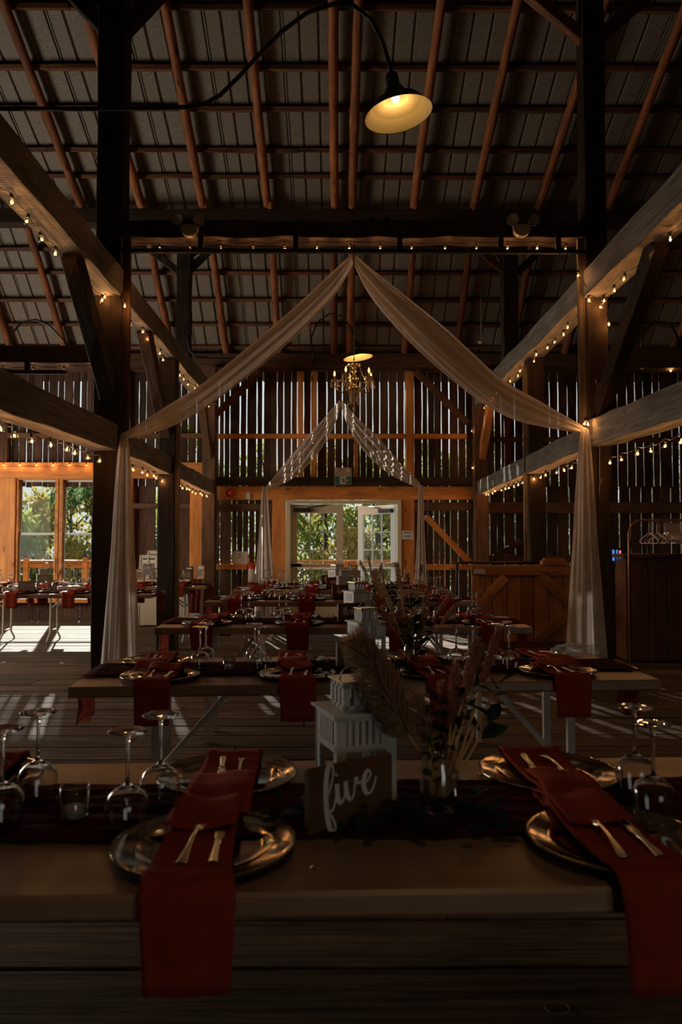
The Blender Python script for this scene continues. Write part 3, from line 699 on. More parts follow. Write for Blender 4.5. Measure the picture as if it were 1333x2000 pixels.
# ---- charger plate
pp = [(0,.006),(.098,.006),(.112,.008),(.122,.014),(.128,.0155),(.158,.019),(.163,.0215),(.1665,.0205),(.1675,.018),(.165,.0155),(.12,.009),(.108,.0005),(.0,.0)]
pm = MB().lathe(pp, 56)
for k in range(72):
    a = 2*math.pi*k/72; pm.add([(.1655*math.cos(a)+x, .1655*math.sin(a)+y, .0205+z) for x, y, z in ((.0035,0,0),(0,.0035,0),(-.0035,0,0),(0,-.0035,0),(0,0,.003))], [(0,1,4),(1,2,4),(2,3,4),(3,0,4)], True)
CH = pm.mesh('charger_plate', M['charger'])
# ---- napkin: origin at the table edge, +y onto the table
def napkin_mesh(seed, drop=.16):
    path = [(.445,.010),(.40,.010),(.36,.012),(.335,.026),(.30,.026),(.25,.019),(.17,.017),(.10,.018),(.05,.022),(.015,.029),(-.012,.026),(-.028,.008),(-.032,-.03),(-.033,-.08),(-.036,-drop)]
    def f(u, v):
        k = u*(len(path)-1); i = min(int(k), len(path)-2); t = k-i; y = path[i][0]*(1-t)+path[i+1][0]*t; z = path[i][1]*(1-t)+path[i+1][1]*t
        w2 = .066+.008*u-.008*max(0,(u-.8)/.2)+.004*math.sin(u*7+seed); x = -w2+2*w2*v
        curl = (abs(v-.5)*2)**4
        x += .010*math.sin(u*5+seed)*(1-u)
        return (x, y+.006*nz(v*3, u, seed)*(1 if u > .8 else 0), z+.004*curl*(1 if u < .8 else 0)+.003*nz(u*9, v*3, seed)*(u < .8)*(v*(1-v)*4)+.004*0)
    mb = MB().slab(f, 42, 12, .0045)
    # upper fold that makes the pocket
    def g(u, v):
        y = .215+.235*u; w2 = .066+.003*math.sin(u*4+seed); x = -w2+2*w2*v+.010*math.sin((1-u)*2+seed)*.6
        base = .024+.011*math.sin(min(1,u*1.2)*math.pi)*.6+(.012 if .35 < u < .62 else .0)*.3
        if u > .75: base -= .012*(u-.75)/.25
        return (x, y-.012*math.sin(v*math.pi)*(1-u), base+.006+.004*math.sin(v*6+seed))
    return mb.slab(g, 12, 10, .003)
NAPM = [napkin_mesh(s, d).mesh('napkin', M['napkin']) for s, d in ((.3,.150),(1.9,.142),(3.4,.155))]
def fork_mesh():
    mb = MB()
    def f(u, v):
        y = .205*u
        if u < .05: w = .006
        w = .0105-.0072*min(1, u/.30)**.8 if u < .3 else .0033 if u < .62 else .0033+.0085*min(1, (u-.62)/.12)
        return (-w+2*w*v, y, .004+.010*math.sin(u*math.pi)*.8-.006*(abs(v-.5)*2)**2*(u > .62))
    mb.slab(lambda u, v: f(u*.76, v), 26, 4, .0022)
    for k in range(4):
        x = -.0098+.0065*k; mb.slab(lambda u, v: (x-.0012+.0024*v, .205*(.755+.245*u), .0085-.006*u+.004*u*u), 4, 1, .0018)
    return mb
def knife_mesh():
    mb = MB()
    def f(u, v):
        a = 2*math.pi*v
        if u < .42: r1 = .0095-.004*min(1, u/.36) + (.002 if u > .38 else 0)*1; r2 = .0045-.001*u
        else: r1 = .0035+.0062*min(1, (u-.42)/.08)*(1-max(0, (u-.85)/.15)**2*.8); r2 = .0011
        return (r1*math.cos(a), .225*u, .005+r2*math.sin(a))
    mb.grid(f, 34, 10); mb.add([f(0, j/10) for j in range(10)], [tuple(range(9,-1,-1))]); mb.add([f(1, j/10) for j in range(10)], [tuple(range(10))]); return mb
FK, KN = fork_mesh().mesh('dinner_fork', M['silver']), knife_mesh().mesh('dinner_knife', M['silver'])
def item(name, me, label, cat, group, loc, rz=0, rx=0):
    o = ob(name, me, None, loc, (rx, 0, rz)); return tag(o, label, cat, group)
NTH = ['leftmost', 'second from left', 'third from left', 'rightmost']
NTH3 = ['leftmost', 'middle', 'rightmost']
def setting(key, X, side, nth, jitter=0, full=True):
    """side 'near' or 'far'; X in world metres"""
    T = TBL[key]; x = X-T['m'].translation.x; rr = random.Random(hash((round(X,2), ord(key), side == 'near')) % 999)
    near = side == 'near'; e = .0 if near else T['dp']; sg = 1 if near else -1
    where = PLACE[key]+', '+side+' side, '+nth
    base = T['rz'] + (0 if near else math.pi)
    item('charger_plate', CH, 'round champagne charger plate on the '+where, 'plate', 'champagne charger plates', on(key, x, e+sg*(.168+jitter), .001), base)
    ry = base+R(rr.uniform(-3, 3))
    p = on(key, x, e, .001)
    n = item('napkin', NAPM[rr.randrange(3)], 'rust linen napkin over the plate edge, '+where, 'napkin', 'rust linen napkins', p, ry)
    if full:
        mt = Matrix.Rotation(ry, 3, 'Z')
        for nm, me, dx, yy, ct in (('dinner_fork', FK, -.026, .062, 'fork'), ('dinner_knife', KN, .030, .058, 'knife')):
            o = item(nm, me, ('fork' if ct == 'fork' else 'knife')+' tucked in the rust napkin, '+where, ct, ct+'s tucked in the napkins', p+mt @ Vector((dx+rr.uniform(-.006,.006), yy, .019)), ry+R(rr.uniform(-7,7)), R(1))
    return n
for i, X in enumerate((-.247, .52)): setting('A', X, 'near', ('left of the sign', 'right half')[i])
for i, X in enumerate((-.86, -.253, .52)): setting('A', X, 'far', NTH3[i])
for i, X in enumerate((-.76, -.18, .42, .96)): setting('B', X, 'near', NTH[i])
for i, X in enumerate((-.84, -.20, .42, 1.03)): setting('B', X, 'far', NTH[i])
for k in 'CDEF':
    for sd_ in ('near', 'far'):
        for i, dx in enumerate((-.92, -.32, .36, .93)): setting(k, TBL[k]['m'].translation.x+dx+random.uniform(-.03,.03), sd_, NTH[i], full=(k in 'CD'))
for k in 'GH':
    for sd_ in ('near', 'far'):
        for i, dx in enumerate((-.9, -.3, .3, .9)): setting(k, TBL[k]['m'].translation.x+dx+random.uniform(-.03,.03), sd_, NTH[i], full=False)
for i, dx in enumerate((.3, .9)): setting('I', TBL['I']['m'].translation.x+dx, 'near', ('left', 'right')[i], full=False)
# ---- wine glasses, standing upside down
def glass_prof(h=.20, r=.042, t=.0013):
    o = [(.0334,0.0),(.0336,.0012),(.037,.02),(.0405,.038),(.042,.052),(.0405,.066),(.035,.079),(.025,.088),(.013,.094),(.0052,.099),(.0042,.108),(.0038,.14),(.0042,.175),(.007,.190),(.013,.1945),(.034,.1972),(.0370,.1976),(.0377,.1982),(.0377,.2004),(.037,.2010),(.034,.2012),(.02,.2005),(.0,.2)]
    i = [(.0,.0925),(.012,.0915),(.0235,.0865),(.0335,.078),(.0389,.066),(.0405,.052),(.0391,.038),(.0356,.02),(.0325,.0014),(.0323,.0)]
    return o, i
o_, i_ = glass_prof()
n_ = 32; WG = MB().lathe(o_, n_).lathe(i_, n_); no = len(o_)*n_; e_ = no+(len(i_)-1)*n_
WG.f += [(e_+k, e_+(k+1) % n_, (k+1) % n_, k) for k in range(n_)]; WG.sm += [True]*n_
WG = WG.mesh('wine_glass', M['glass'])
def wglass(key, X, y, label):
    item('wine_glass', WG, label, 'glass', 'upside-down wine glasses', on(key, wx(key, X), y, .0035), random.uniform(0, 6))
W5 = [(-.655,.27,'upside-down wine glass cut by the left edge, nearest table'),(-.64,.42,'upside-down wine glass, second from left on the nearest table'),(-.407,.245,'upside-down wine glass just left of the near plate, nearest table'),(-.372,.385,'upside-down wine glass left of the far plate, nearest table'),(.665,.43,'upside-down wine glass, left of two at right, nearest table'),(.635,.27,'upside-down wine glass by the right edge, nearest table')]
for X, y, l in W5: wglass('A', X, y, l)
W4 = [(-.61,.31,'nearer of two, left on'),(-.60,.45,'farther of two, left on'),(-.352,.31,'nearer of two, left of middle on'),(-.375,.44,'farther of two, left of middle on'),(.54,.30,'leftmost of four, right half of'),(.60,.23,'second of four, right half of'),(.73,.33,'third of four, right half of'),(.765,.24,'rightmost of four, right half of')]
for X, y, l in W4: wglass('B', X, y, 'upside-down wine glass, '+l+' second table')
for k, tn in (('C','third'),('D','fourth'),('E','fifth')):
    for X, y, l in ((-.70,.30,'leftmost'),(-.66,.41,'second from left'),(-.44,.28,'third from left'),(-.40,.42,'fourth from left'),(.55,.3,'third from right'),(.88,.30,'second from right'),(.93,.42,'rightmost')):
        wglass(k, X+.05, y, 'upside-down wine glass, '+l+' on '+tn+' table')
for X, l in ((-1.0,'leftmost'),(-.95,'second from left'),(-.8,'third from left'),(-.76,'fourth from left'),(.52,'third from right'),(.96,'second from right'),(1.03,'rightmost')): wglass('F', X, .38+.05*math.sin(X*9), 'upside-down wine glass, '+l+' on farthest middle table')
for X, y, l in ((-3.88,.3,'leftmost'),(-3.80,.42,'second from left'),(-2.36,.3,'right end')): wglass('G', X, y, 'upside-down wine glass, '+l+', nearer left aisle table')
for X, y, l in ((-3.70,.3,'far left'),(-3.63,.42,'left'),(-3.48,.3,'middle left'),(-3.42,.42,'middle right'),(-2.2,.3,'right'),(-2.13,.42,'far right')): wglass('H', X, y, 'upside-down wine glass, '+l+', farther left aisle table')
for X, y, l in ((-4.72,.3,'left'),(-4.64,.42,'middle'),(-4.45,.3,'right')): wglass('I', X, y, 'upside-down wine glass, '+l+', leftmost aisle table')
# ---- votives
VG = MB().lathe([(0,.0),(.026,.0),(.0275,.003),(.0285,.066),(.0262,.066),(.0252,.006),(0,.005)], 24).mesh('glass_cup', M['votive'])
VC = MB().lathe([(0,.006),(.0205,.006),(.0205,.026),(.012,.024),(.0,.024)], 20).tube([(0,0,.024),(.001,0,.033)], .0009, 5).mesh('tealight', M['wax'])
def votive(key, X, y, label):
    t = thing('votive', label, 'candle', on(key, wx(key, X), y, .010), 0, 'glass votives'); ob('glass_cup', VG, t); ob('tealight', VC, t)
votive('A', -.53, .32, 'clear glass votive between the left wine glasses, nearest table')
votive('B', -.48, .30, 'clear glass votive between the left wine glasses, second table')
votive('B', .655, .27, 'clear glass votive among the right wine glasses, second table')
votive('C', -.55, .33, 'clear glass votive between the left wine glasses, third table')
votive('C', .80, .33, 'clear glass votive beside the right wine glasses, third table')
votive('D', -.50, .33, 'clear glass votive among the left wine glasses, fourth table')
# ---- lantern
def make_lantern(label):
    t = thing('lantern', label, 'lantern', (0,0,0), 0, 'white metal lanterns'); W = .138; h = W/2; H = .195
    for a in (-1,1):
        for b in (-1,1): MB().box((a*(h-.004), b*(h-.012), H/2), (.003,.024,H)).box((a*(h-.012), b*(h-.002), H/2), (.022,.003,H)).build('leg', M['lantern'], t)
    sl = MB().box((0,0,0), (.0095,.003,.052)).mesh('slat', M['lantern'])
    for side in range(4):
        r_ = Matrix.Rotation(side*math.pi/2, 3, 'Z')
        for k in range(6):
            ob('slat', sl, t, r_ @ Vector((-h+.031+k*.0152, -h+.002, .158)), (0,0,side*math.pi/2))
    rl = MB()
    for side in range(4):
        r_ = Matrix.Rotation(side*math.pi/2, 3, 'Z')
        rl.box(r_ @ Vector((0,-h+.002,.190)), (W-.02,.003,.014), r_).box(r_ @ Vector((0,-h+.002,.126)), (W-.02,.003,.014), r_)
    rl.build('rail', M['lantern'], t)
    MB().box((0,0,.197), (W+.016,W+.016,.005)).build('roof_plate', M['lantern'], t)
    MB().box((0,0,.003), (W-.01,W-.01,.004)).build('base_plate', M['lantern'], t)
    up = MB(); q = .041
    for side in range(4):
        r_ = Matrix.Rotation(side*math.pi/2, 3, 'Z')
        for k in range(4): up.box(r_ @ Vector((-q+.006+k*(2*q-.012)/3, -q, .2285)), (.013,.003,.056), r_)
        up.box(r_ @ Vector((0,-q,.2525)), (2*q,.003,.012), r_).box(r_ @ Vector((0,-q,.205)), (2*q,.003,.010), r_)
    up.build('upper_tier', M['lantern'], t)
    MB().box((0,0,.260), (2*q+.012,2*q+.012,.004)).build('cap', M['brass'], t)
    MB().tube([(-.04*math.cos(a), -.01-.046*math.sin(a)*.4, .262+.0-.0+.046*math.sin(a)*.9) for a in [math.pi*k/16 for k in range(17)]], .0018, 6).build('handle', M['lantern'], t)
    return t
lan = make_lantern('white slatted metal lantern behind the sign, nearest table'); lan.location = on('A', .103, .425, .010); lan.rotation_euler = (0,0,R(20))
for k, X, y, rz, l in (('B', .145, .44, 22, 'second table beside the vase'), ('C', .145, .40, 30, 'third table'), ('D', .08, .42, 10, 'fourth table'), ('E', .0, .42, 40, 'fifth table, left of two'), ('E', .20, .36, 15, 'fifth table, right of two'), ('F', .05, .40, 25, 'farthest middle table'), ('G', -3.42, .40, 25, 'nearer left aisle table'), ('H', -2.6, .4, 10, 'farther left aisle table')):
    dup(lan, on(k, wx(k, X), y, .012), R(rz), 'white slatted metal lantern, '+l)
# ---- table signs with brushed lettering
LET = {'f': [[(.1,.3),(.42,.9),(.66,1.6),(.55,2.05),(.32,1.85),(.17,1.1),(.12,.2),(.16,-.5),(.28,-1.1),(.5,-1.3),(.62,-1.05),(.42,-.55),(.25,-.25),(.5,-.2),(.72,.3),(.85,.95)], .85],
 'i': [[(0,1),(.02,.25),(.2,0),(.42,.25),(.55,.95)], .55], 'v': [[(0,1),(.04,.35),(.22,0),(.45,.2),(.62,1.0),(.68,.75),(.95,.72),(1.1,.82)], 1.08],
 'e': [[(0,.62),(.28,.68),(.52,.95),(.40,1.2),(.15,.95),(.05,.45),(.25,.02),(.6,.15),(.88,.75)], .88], 'o': [[(.55,1),(.18,.92),(.05,.4),(.3,0),(.62,.3),(.64,.8),(.48,1.02),(.7,.8),(1.0,.9)], 1.0],
 'u': [[(0,1),(.0,.3),(.2,0),(.45,.3),(.55,1),(.55,.3),(.75,0),(1.0,.6)], 1.0], 'r': [[(0,.4),(.2,1.15),(.3,.95),(.62,.95),(.56,.4),(.7,0),(.95,.5)], .95],
 't': [[(0,.4),(.32,1.9),(.25,.5),(.4,0),(.7,.45)], .7], 'h': [[(0,.4),(.38,1.5),(.32,2.05),(.14,1.7),(.08,0),(.15,.65),(.45,1),(.6,.7),(.6,.2),(.8,0),(1,.5)], 1.0],
 'w': [[(0,1),(.05,.3),(.2,0),(.4,.3),(.45,.9),(.5,.3),(.7,0),(.9,.3),(.95,1),(1.2,.9)], 1.2], 'n': [[(0,1),(.05,0),(.1,.7),(.4,1),(.55,.7),(.55,.2),(.75,0),(1.0,.5)], 1.0],
 'a': [[(.55,.9),(.2,1),(.05,.4),(.25,0),(.5,.4),(.58,1),(.58,.2),(.75,0),(1,.5)], 1.0], 'd': [[(.55,.9),(.2,1),(.05,.4),(.25,0),(.5,.4),(.62,2),(.6,.2),(.75,0),(1,.5)], 1.0]}
def crom(p, n=7):
    q = [p[0]]+p+[p[-1]]; r = []
    for i in range(1, len(q)-2):
        for k in range(n):
            t = k/n; r.append(tuple(.5*((2*q[i][d])+(-q[i-1][d]+q[i+1][d])*t+(2*q[i-1][d]-5*q[i][d]+4*q[i+1][d]-q[i+2][d])*t*t+(-q[i-1][d]+3*q[i][d]-3*q[i+1][d]+q[i+2][d])*t**3) for d in (0,1)))
    r.append(p[-1]); return r
def script_word(wd, s, x0, z0, y, ang=0):
    mb = MB(); x = 0; allp = []
    for c in wd:
        P, adv = LET[c]; pts = crom([(a+x, b) for a, b in P]); allp.append(pts)
        if c == 'i': allp.append([(x-.04, 1.42), (x+.04, 1.5)])
        if c == 't': allp.append([(x-.05, 1.35), (x+.6, 1.42)])
        x += adv
    ca, sa = math.cos(ang), math.sin(ang)
    for pts in allp:
        q = [(x0+s*(a*ca-b*sa), y, z0+s*(a*sa+b*ca)) for a, b in pts]
        rad = []
        for i in range(len(q)):
            d = Vector(q[min(i+1, len(q)-1)])-Vector(q[max(0, i-1)]); down = max(0, -d.z/(d.length+1e-9))
            rad.append(s*(.075+.105*down) if len(q) > 2 else s*.12)
        mb.tube(q, rad, 6)
    return mb
def sign(key, X, y, rz, word, label, w_=.205, h_=.125, s=.034):
    t = thing('table_sign', label, 'sign', on(key, wx(key, X), y, .012), R(rz), 'wooden table number signs')
    beam_mesh(w_, .016, h_, 2, .0004).build('sign_board', M['sign'], t, (-w_/2, 0, h_/2))
    n = sum(LET[c][1] for c in word)*s
    mb = script_word(word, s, -n/2*1.04, h_*.37, 0, R(4)); mb.v = [(a, -.0088+.12*(b), c) for a, b, c in mb.v]
    mb.build('lettering', M['letter'], t)
sign('A', .024, .268, 36, 'five', 'dark wooden sign with white script five, nearest table', s=.0385)
sign('B', .085, .33, 33, 'four', 'dark wooden sign half hidden by a plume, second table')
sign('C', .10, .27, 30, 'three', 'dark wooden sign with script three, third table', s=.028)
sign('D', .055, .27, 25, 'two', 'dark wooden sign with script two, fourth table')
sign('E', -.02, .27, 25, 'one', 'dark wooden sign with script one, fifth table')
sign('F', -.10, .27, 10, 'head', 'dark wooden sign left of the lantern, farthest middle table', s=.026)
t_ = thing('table_sign', 'plain dark wooden sign seen against the left window', 'sign', on('G', wx('G', -3.55), .25, .012), R(-6), 'wooden table number signs')
beam_mesh(.2, .016, .125, 2, .0004).build('sign_board', M['sign'], t_, (-.1, 0, .0625))
# ---- dried flowers
def plume(mb, base, tip, bend, rmax, n, seed, lean=.55, blade=.03, ww=.0012):
    rr = random.Random(seed); b, t = Vector(base), Vector(tip); bd = Vector(bend)
    for k in range(n):
        u = rr.random()**.9; p = b.lerp(t, u)+bd*math.sin(u*math.pi); ax = (t-b).normalized()
        r_ = rmax*math.sin(math.pi*min(1, .10+.84*u))**.5*(1-.22*u)
        d = Vector((rr.gauss(0,1), rr.gauss(0,1), rr.gauss(0,1))); d = (d-ax*d.dot(ax)).normalized()
        q = p+d*r_*rr.random()**.6*.75
        e = q+(d*(1-lean)+ax*lean).normalized()*blade*rr.uniform(.5, 1.2)+Vector((0,0,-blade*.25*rr.random()))
        sd_ = ax.cross(d)*ww*rr.uniform(.7, 1.6)
        mb.add([q-sd_, q+sd_, (q+e)/2+sd_*1.3+Vector((0,0,.0015)), e, (q+e)/2-sd_*1.3+Vector((0,0,.0015))], [(0,1,2,3,4)])
def leafm(mb, p, d, L, w, twist=0):
    d = Vector(d).normalized(); s = d.cross(Vector((0,0,1)));  s = s.normalized() if s.length > .01 else Vector((1,0,0))
    s = Matrix.Rotation(twist, 3, d) @ s; up = s.cross(d); p = Vector(p)
    mb.add([p, p+d*L*.35+s*w+up*w*.3, p+d*L*.7+s*w*.8, p+d*L-up*L*.1, p+d*L*.7-s*w*.8, p+d*L*.35-s*w+up*w*.3, p+d*L*.4, p+d*L*.72], [(0,1,6),(0,6,5),(1,2,7,6),(6,7,4,5),(2,3,7),(7,3,4)], True)
JAR = MB().lathe([(0,0),(.036,0),(.040,.006),(.040,.085),(.033,.098),(.034,.12),(.037,.124),(.034,.126),(.0312,.12),(.0305,.098),(.0375,.084),(.0375,.008),(0,.006)], 32).mesh('glass_jar', M['votive'])
def vase(key, X, y, label, spec, seed, scale=1.0):
    rr = random.Random(seed)
    t = thing('flower_vase', label, 'vase', on(key, wx(key, X), y, .012), 0, 'vases of dried flowers')
    ob('glass_jar', JAR, t)
    st = MB()
    for kind, (tx, ty, tz), ln, rad, n in spec:
        tip = Vector((tx, ty, tz)); foot = Vector((-tx*.07+rr.uniform(-.012,.012), rr.uniform(-.012,.012), .008)); L = (tip-foot).length
        b0 = foot.lerp(tip, max(0, 1-ln/L)); bend = Vector((rr.uniform(-.01,.01), rr.uniform(-.01,.01), 0))
        st.tube([foot, foot.lerp(tip, .35)+bend, b0.lerp(tip, .15)], [.0036,.0032,.0020], 6)
        if kind in ('pampas', 'pink', 'tan', 'dark'):
            mb = MB(); plume(mb, b0, tip, (0, 0, .014 if kind == 'pampas' else 0), rad, n, rr.random(), blade=.034 if kind == 'pampas' else .014, ww=.0011 if kind == 'pampas' else .0012, lean=.55)
            st.tube([b0, b0.lerp(tip, .5)+Vector((0,0,.014 if kind == 'pampas' else 0)), tip], [.002,.0015,.0008], 5)
            mb.build('plume', M['pampas' if kind in ('pampas', 'dark') else kind], t)
        else:
            mb = MB()
            for q in range(n):
                u = q/n; p = b0.lerp(tip, u); a = q*2.4+rr.uniform(-.4,.4)
                leafm(mb, p, (math.cos(a), math.sin(a), .5+rr.uniform(-.4,.4)), rad*rr.uniform(.8,1.2), rad*.24, rr.uniform(-1,1))
            mb.build('leaf_spray', M['leafd' if kind == 'leaf' else 'leafm'], t)
    st.build('stems', M['stem'], t)
    t.scale = (scale,)*3; return t
vase('A', .212, .335, 'glass jar with a big brown pampas plume, nearest table', [
 ('pampas', (-.175,.02,.350), .225, .050, 4600), ('pampas', (-.04,.05,.22), .10, .018, 500), ('pink', (.035,-.01,.30), .13, .012, 500), ('pink', (.085,.02,.35), .14, .013, 600), ('pink', (.135,.03,.37), .12, .011, 450),
 ('tan', (.105,.05,.33), .06, .012, 260), ('pink', (.01,.03,.26), .12, .012, 420), ('leaf', (.03,.02,.25), .14, .05, 12), ('leaf', (.07,.04,.27), .14, .05, 10), ('leaf', (-.01,.05,.21), .10, .045, 8), ('leaf', (.115,.0,.20), .06, .065, 5), ('leaf', (.130,0,.27), .04, .07, 4), ('olive', (-.02,-.01,.16), .1, .035, 8)], 5)
big = [('dark', (-.17,.0,.43), .13, .022, 500), ('dark', (-.13,.03,.36), .13, .020, 400), ('dark', (-.07,0,.47), .12, .018, 400), ('dark', (-.055,.04,.40), .11, .018, 300), ('dark', (.085,0,.40), .12, .020, 500), ('dark', (.02,.02,.33), .14, .022, 400), ('dark', (-.06,0,.28), .14, .024, 500), ('dark', (.06,-.02,.26), .13, .022, 400), ('dark', (-.015,-.02,.22), .12, .02, 300), ('dark', (-.14,-.02,.27), .12, .02, 400),
 ('pink', (.18,.02,.33), .15, .012, 450), ('pink', (.14,.0,.28), .13, .012, 400), ('pink', (.2,.02,.27), .1, .012, 300), ('leaf', (.0,0,.3), .24, .065, 24), ('leaf', (.07,0,.24), .2, .06, 18), ('leaf', (-.06,0,.24), .2, .05, 16), ('olive', (.1,.03,.2), .14, .04, 10), ('olive', (-.1,.03,.3), .14, .03, 10), ('tan', (.045,0,.46), .05, .010, 120), ('tan', (-.02,0,.42), .05, .01, 120)]
vase('B', .35, .37, 'glass jar crowded with dark dried grasses, second table', big, 9)
vase('C', .37, .38, 'glass jar of dark grasses behind the second table flowers, third table', big[:10]+big[13:15], 21, .8)
vase('D', .36, .38, 'glass jar of dried grasses, fourth table', big[:6]+big[13:14], 31, .8)
vase('E', .10, .44, 'glass jar of small dried flowers by the lanterns, fifth table', big[:6]+big[13:14], 35, .7)
vase('G', -3.28, .40, 'glass jar of brown plumes against the left window', [('dark', (-.06,0,.34), .13, .016, 300), ('pink', (0,.02,.38), .16, .016, 400), ('dark', (.1,0,.32), .14, .018, 400), ('dark', (.05,.03,.25), .12, .014, 200), ('olive', (-.02,0,.15), .1, .03, 8)], 41)
def garland(key, x0, x1, label, n, seed, y=.34, sp=.05, m='leafd'):
    rr = random.Random(seed); mb = MB()
    for k in range(n):
        X = x0+(x1-x0)*rr.random(); a = rr.uniform(0, 6.28)
        p = on(key, wx(key, X), y+rr.gauss(0, sp), rr.uniform(.014, .04)); leafm(mb, p, (math.cos(a), math.sin(a), rr.uniform(.0,.5)), rr.uniform(.03,.05), rr.uniform(.008,.013), rr.uniform(-.5,.5))
    tag(mb.build('greenery', M[m]), label, 'greenery', 'greenery sprigs on the tables', 'stuff')
garland('A', -.13, .34, 'dark leafy greenery around the sign and lantern feet, nearest table', 150, 3, .30)
garland('B', -.18, .5, 'dark leafy greenery left and right of the sign, second table', 170, 4)
garland('C', -.3, .5, 'dark leafy greenery along the middle of the third table', 120, 5)
garland('D', -.3, .5, 'dark leafy greenery along the middle of the fourth table', 90, 6)
garland('G', -3.75, -3.1, 'green leaves around the sign, nearer left aisle table', 80, 7, m='leafm')
garland('H', -3.4, -2.6, 'green leaves along the farther left aisle table', 90, 8, m='leafm')
# ---- odds and ends
pb = MB().grid(lambda u, v: tuple((Vector((.085*math.sin(math.pi*v)*math.cos(6.283*u), .055*math.sin(math.pi*v)*math.sin(6.283*u), .033*(1+math.cos(math.pi*v))))*(1+.16*nz(u*11, v*9, 2)+.12*nz(v*23, u*19, 5)))), 26, 16, False).build('plastic_bag', M['bagmat'], None, on('B', wx('B', 1.20), .60, .006))
pb.scale = (1.45, 1.2, 1.0); tag(pb, 'crumpled clear plastic bag at the right end of the second table', 'bag')
tag(MB().lathe([(0,0),(.026,.0),(.029,.006),(.022,.014),(.009,.02),(0,.021)], 10).build('white_stone', M['paper'], None, on('A', wx('A', .30), .56, .001)), 'small white stone behind the runner, nearest table', 'stone')
tag(MB().tube([(0,0,.004),(.012,.004,.006),(.018,.016,.004),(.006,.02,.004)], .003, 6).build('gold_charm', M['brass'], None, on('A', wx('A', .345), .59, .001)), 'tiny gold charm beside the white stone', 'charm')
tag(MB().tube([(0,0,.002),(.006,.014,.002),(.012,0,.002)], .0022, 6).build('gold_charm', M['brass'], None, on('A', wx('A', -.055), .085, .001)), 'tiny gold letter charm right of the near plate', 'charm')
tag(MB().slab(lambda u, v: (.05*u, .02*v+.01*u, .002+.006*math.sin(u*3)), 5, 2, .001).build('foil_scrap', M['paper'], None, on('B', wx('B', -.56), .10, .001)), 'small pale scrap right of the leftmost plate, second table', 'scrap')
rg = MB().tube([(.034*math.cos(a), .029*math.sin(a), .003) for a in [6.2832*k/30 for k in range(31)]], .0016, 6, cap=False).build('rubber_ring', M['rope'], None, (XA(1075, 2.27), 2.25, .0)); tag(rg, 'thin tan ring lying on the dark floor under the nearest table', 'ring')
# ================================================================ DRAPES
def swag(label, Y, upper, lower, seed, name='sheer_drape', tail=None, group=None, th_depth=.10):
    """upper and lower edge given as photo points at distance Y; pleated sheet hung between them"""
    def interp(pts, u):
        P = [U(px, py, Y) for px, py in pts]; c = [0]
        for i in range(1, len(P)): c.append(c[-1]+(P[i]-P[i-1]).length)
        t = u*c[-1]
        for i in range(1, len(P)):
            if t <= c[i]+1e-9:
                k = (t-c[i-1])/(c[i]-c[i-1]); a, b = P[i-1], P[i]
                p0 = P[max(0, i-2)]; p3 = P[min(len(P)-1, i+1)]
                return .5*((2*a)+(-p0+b)*k+(2*p0-5*a+4*b-p3)*k*k+(-p0+3*a-3*b+p3)*k**3)
        return P[-1]
    org = U(upper[0][0], upper[0][1], Y)
    t = thing(name, label, 'drape', org, 0, group)
    def f(u, v):
        a, b = interp(upper, u), interp(lower, u); p = a.lerp(b, v)
        w_ = math.sin(math.pi*min(1, max(0, u)))**.5
        dy = (.050*math.sin(v*22+1.6*math.sin(u*3+seed)+seed)+.022*math.sin(v*47-u*4+seed))*w_*(a-b).length/.3
        dy += -th_depth*w_*math.sin(math.pi*v)*.9
        return p+Vector((0, dy, .3*dy*math.cos(v*7)))-org
    MB().grid(f, 64, 46).build('swag', M['sheer'], t)
    if tail:
        (tx, ty), (xa, xb), yb, fl = tail
        top = U(tx, ty, Y); zb = .02; L, Rr = XA(xa, Y), XA(xb, Y)
        zref = HA(yb, Y)
        # width grows linearly to the floor
        def g(u, v):
            z = top.z+(zb-top.z)*u; k = (top.z-z)/(top.z-zref); wv = k**.75
            x = top.x + ((L-top.x)*(1-v)+(Rr-top.x)*v)*wv + (v-.5)*.07*(1-min(1, k*2))
            amp = .010+.024*min(1, k); y = Y-.05+amp*math.sin(v*19+.8*math.sin(u*3+seed))+.35*amp*math.sin(v*43+seed)
            return Vector((x, y, z))-org
        MB().grid(g, 50, 60).build('tail', M['sheer'], t)
        kn = MB().lathe([(.0,-.03),(.03,-.02),(.04,.0),(.03,.02),(0,.03)], 12).build('knot', M['sheer'], t, top-org)
    return t
YD = Y1-.20
swag('long sheer drape from the centre top to the left front post, with hanging tail', YD, [(686,497),(645,535),(600,577),(544,627),(450,706),(391,752),(324,794),(246,843)], [(690,517),(656,575),(612,624),(566,668),(483,737),(388,806),(320,839),(247,858)], .4, tail=((245,850),(203,280),1290,0), group='front sheer drapes')
swag('long sheer drape from the centre top to the right front post, with hanging tail', YD, [(692,497),(735,532),(798,582),(866,636),(925,689),(981,740),(1060,786),(1140,832)], [(690,512),(718,570),(762,628),(820,688),(880,740),(950,792),(1021,825),(1139,847)], 1.7, tail=((1141,840),(1099,1180),1272,0), group='front sheer drapes')
Y2D = 12.95
swag('small rear sheer drape swept to the left of the double doors', Y2D, [(664,781),(628,823),(592,862),(560,900),(520,950)], [(667,790),(650,838),(615,893),(574,933),(521,959)], 2.2, tail=((518,955),(498,537),1140,0), group='rear sheer drapes', th_depth=.06)
swag('small rear sheer drape swept to the right of the double doors', Y2D, [(668,781),(704,822),(742,857),(782,905),(821,943)], [(666,790),(682,836),(716,886),(764,927),(820,954)], 3.1, tail=((822,950),(809,834),1140,0), group='rear sheer drapes', th_depth=.06)
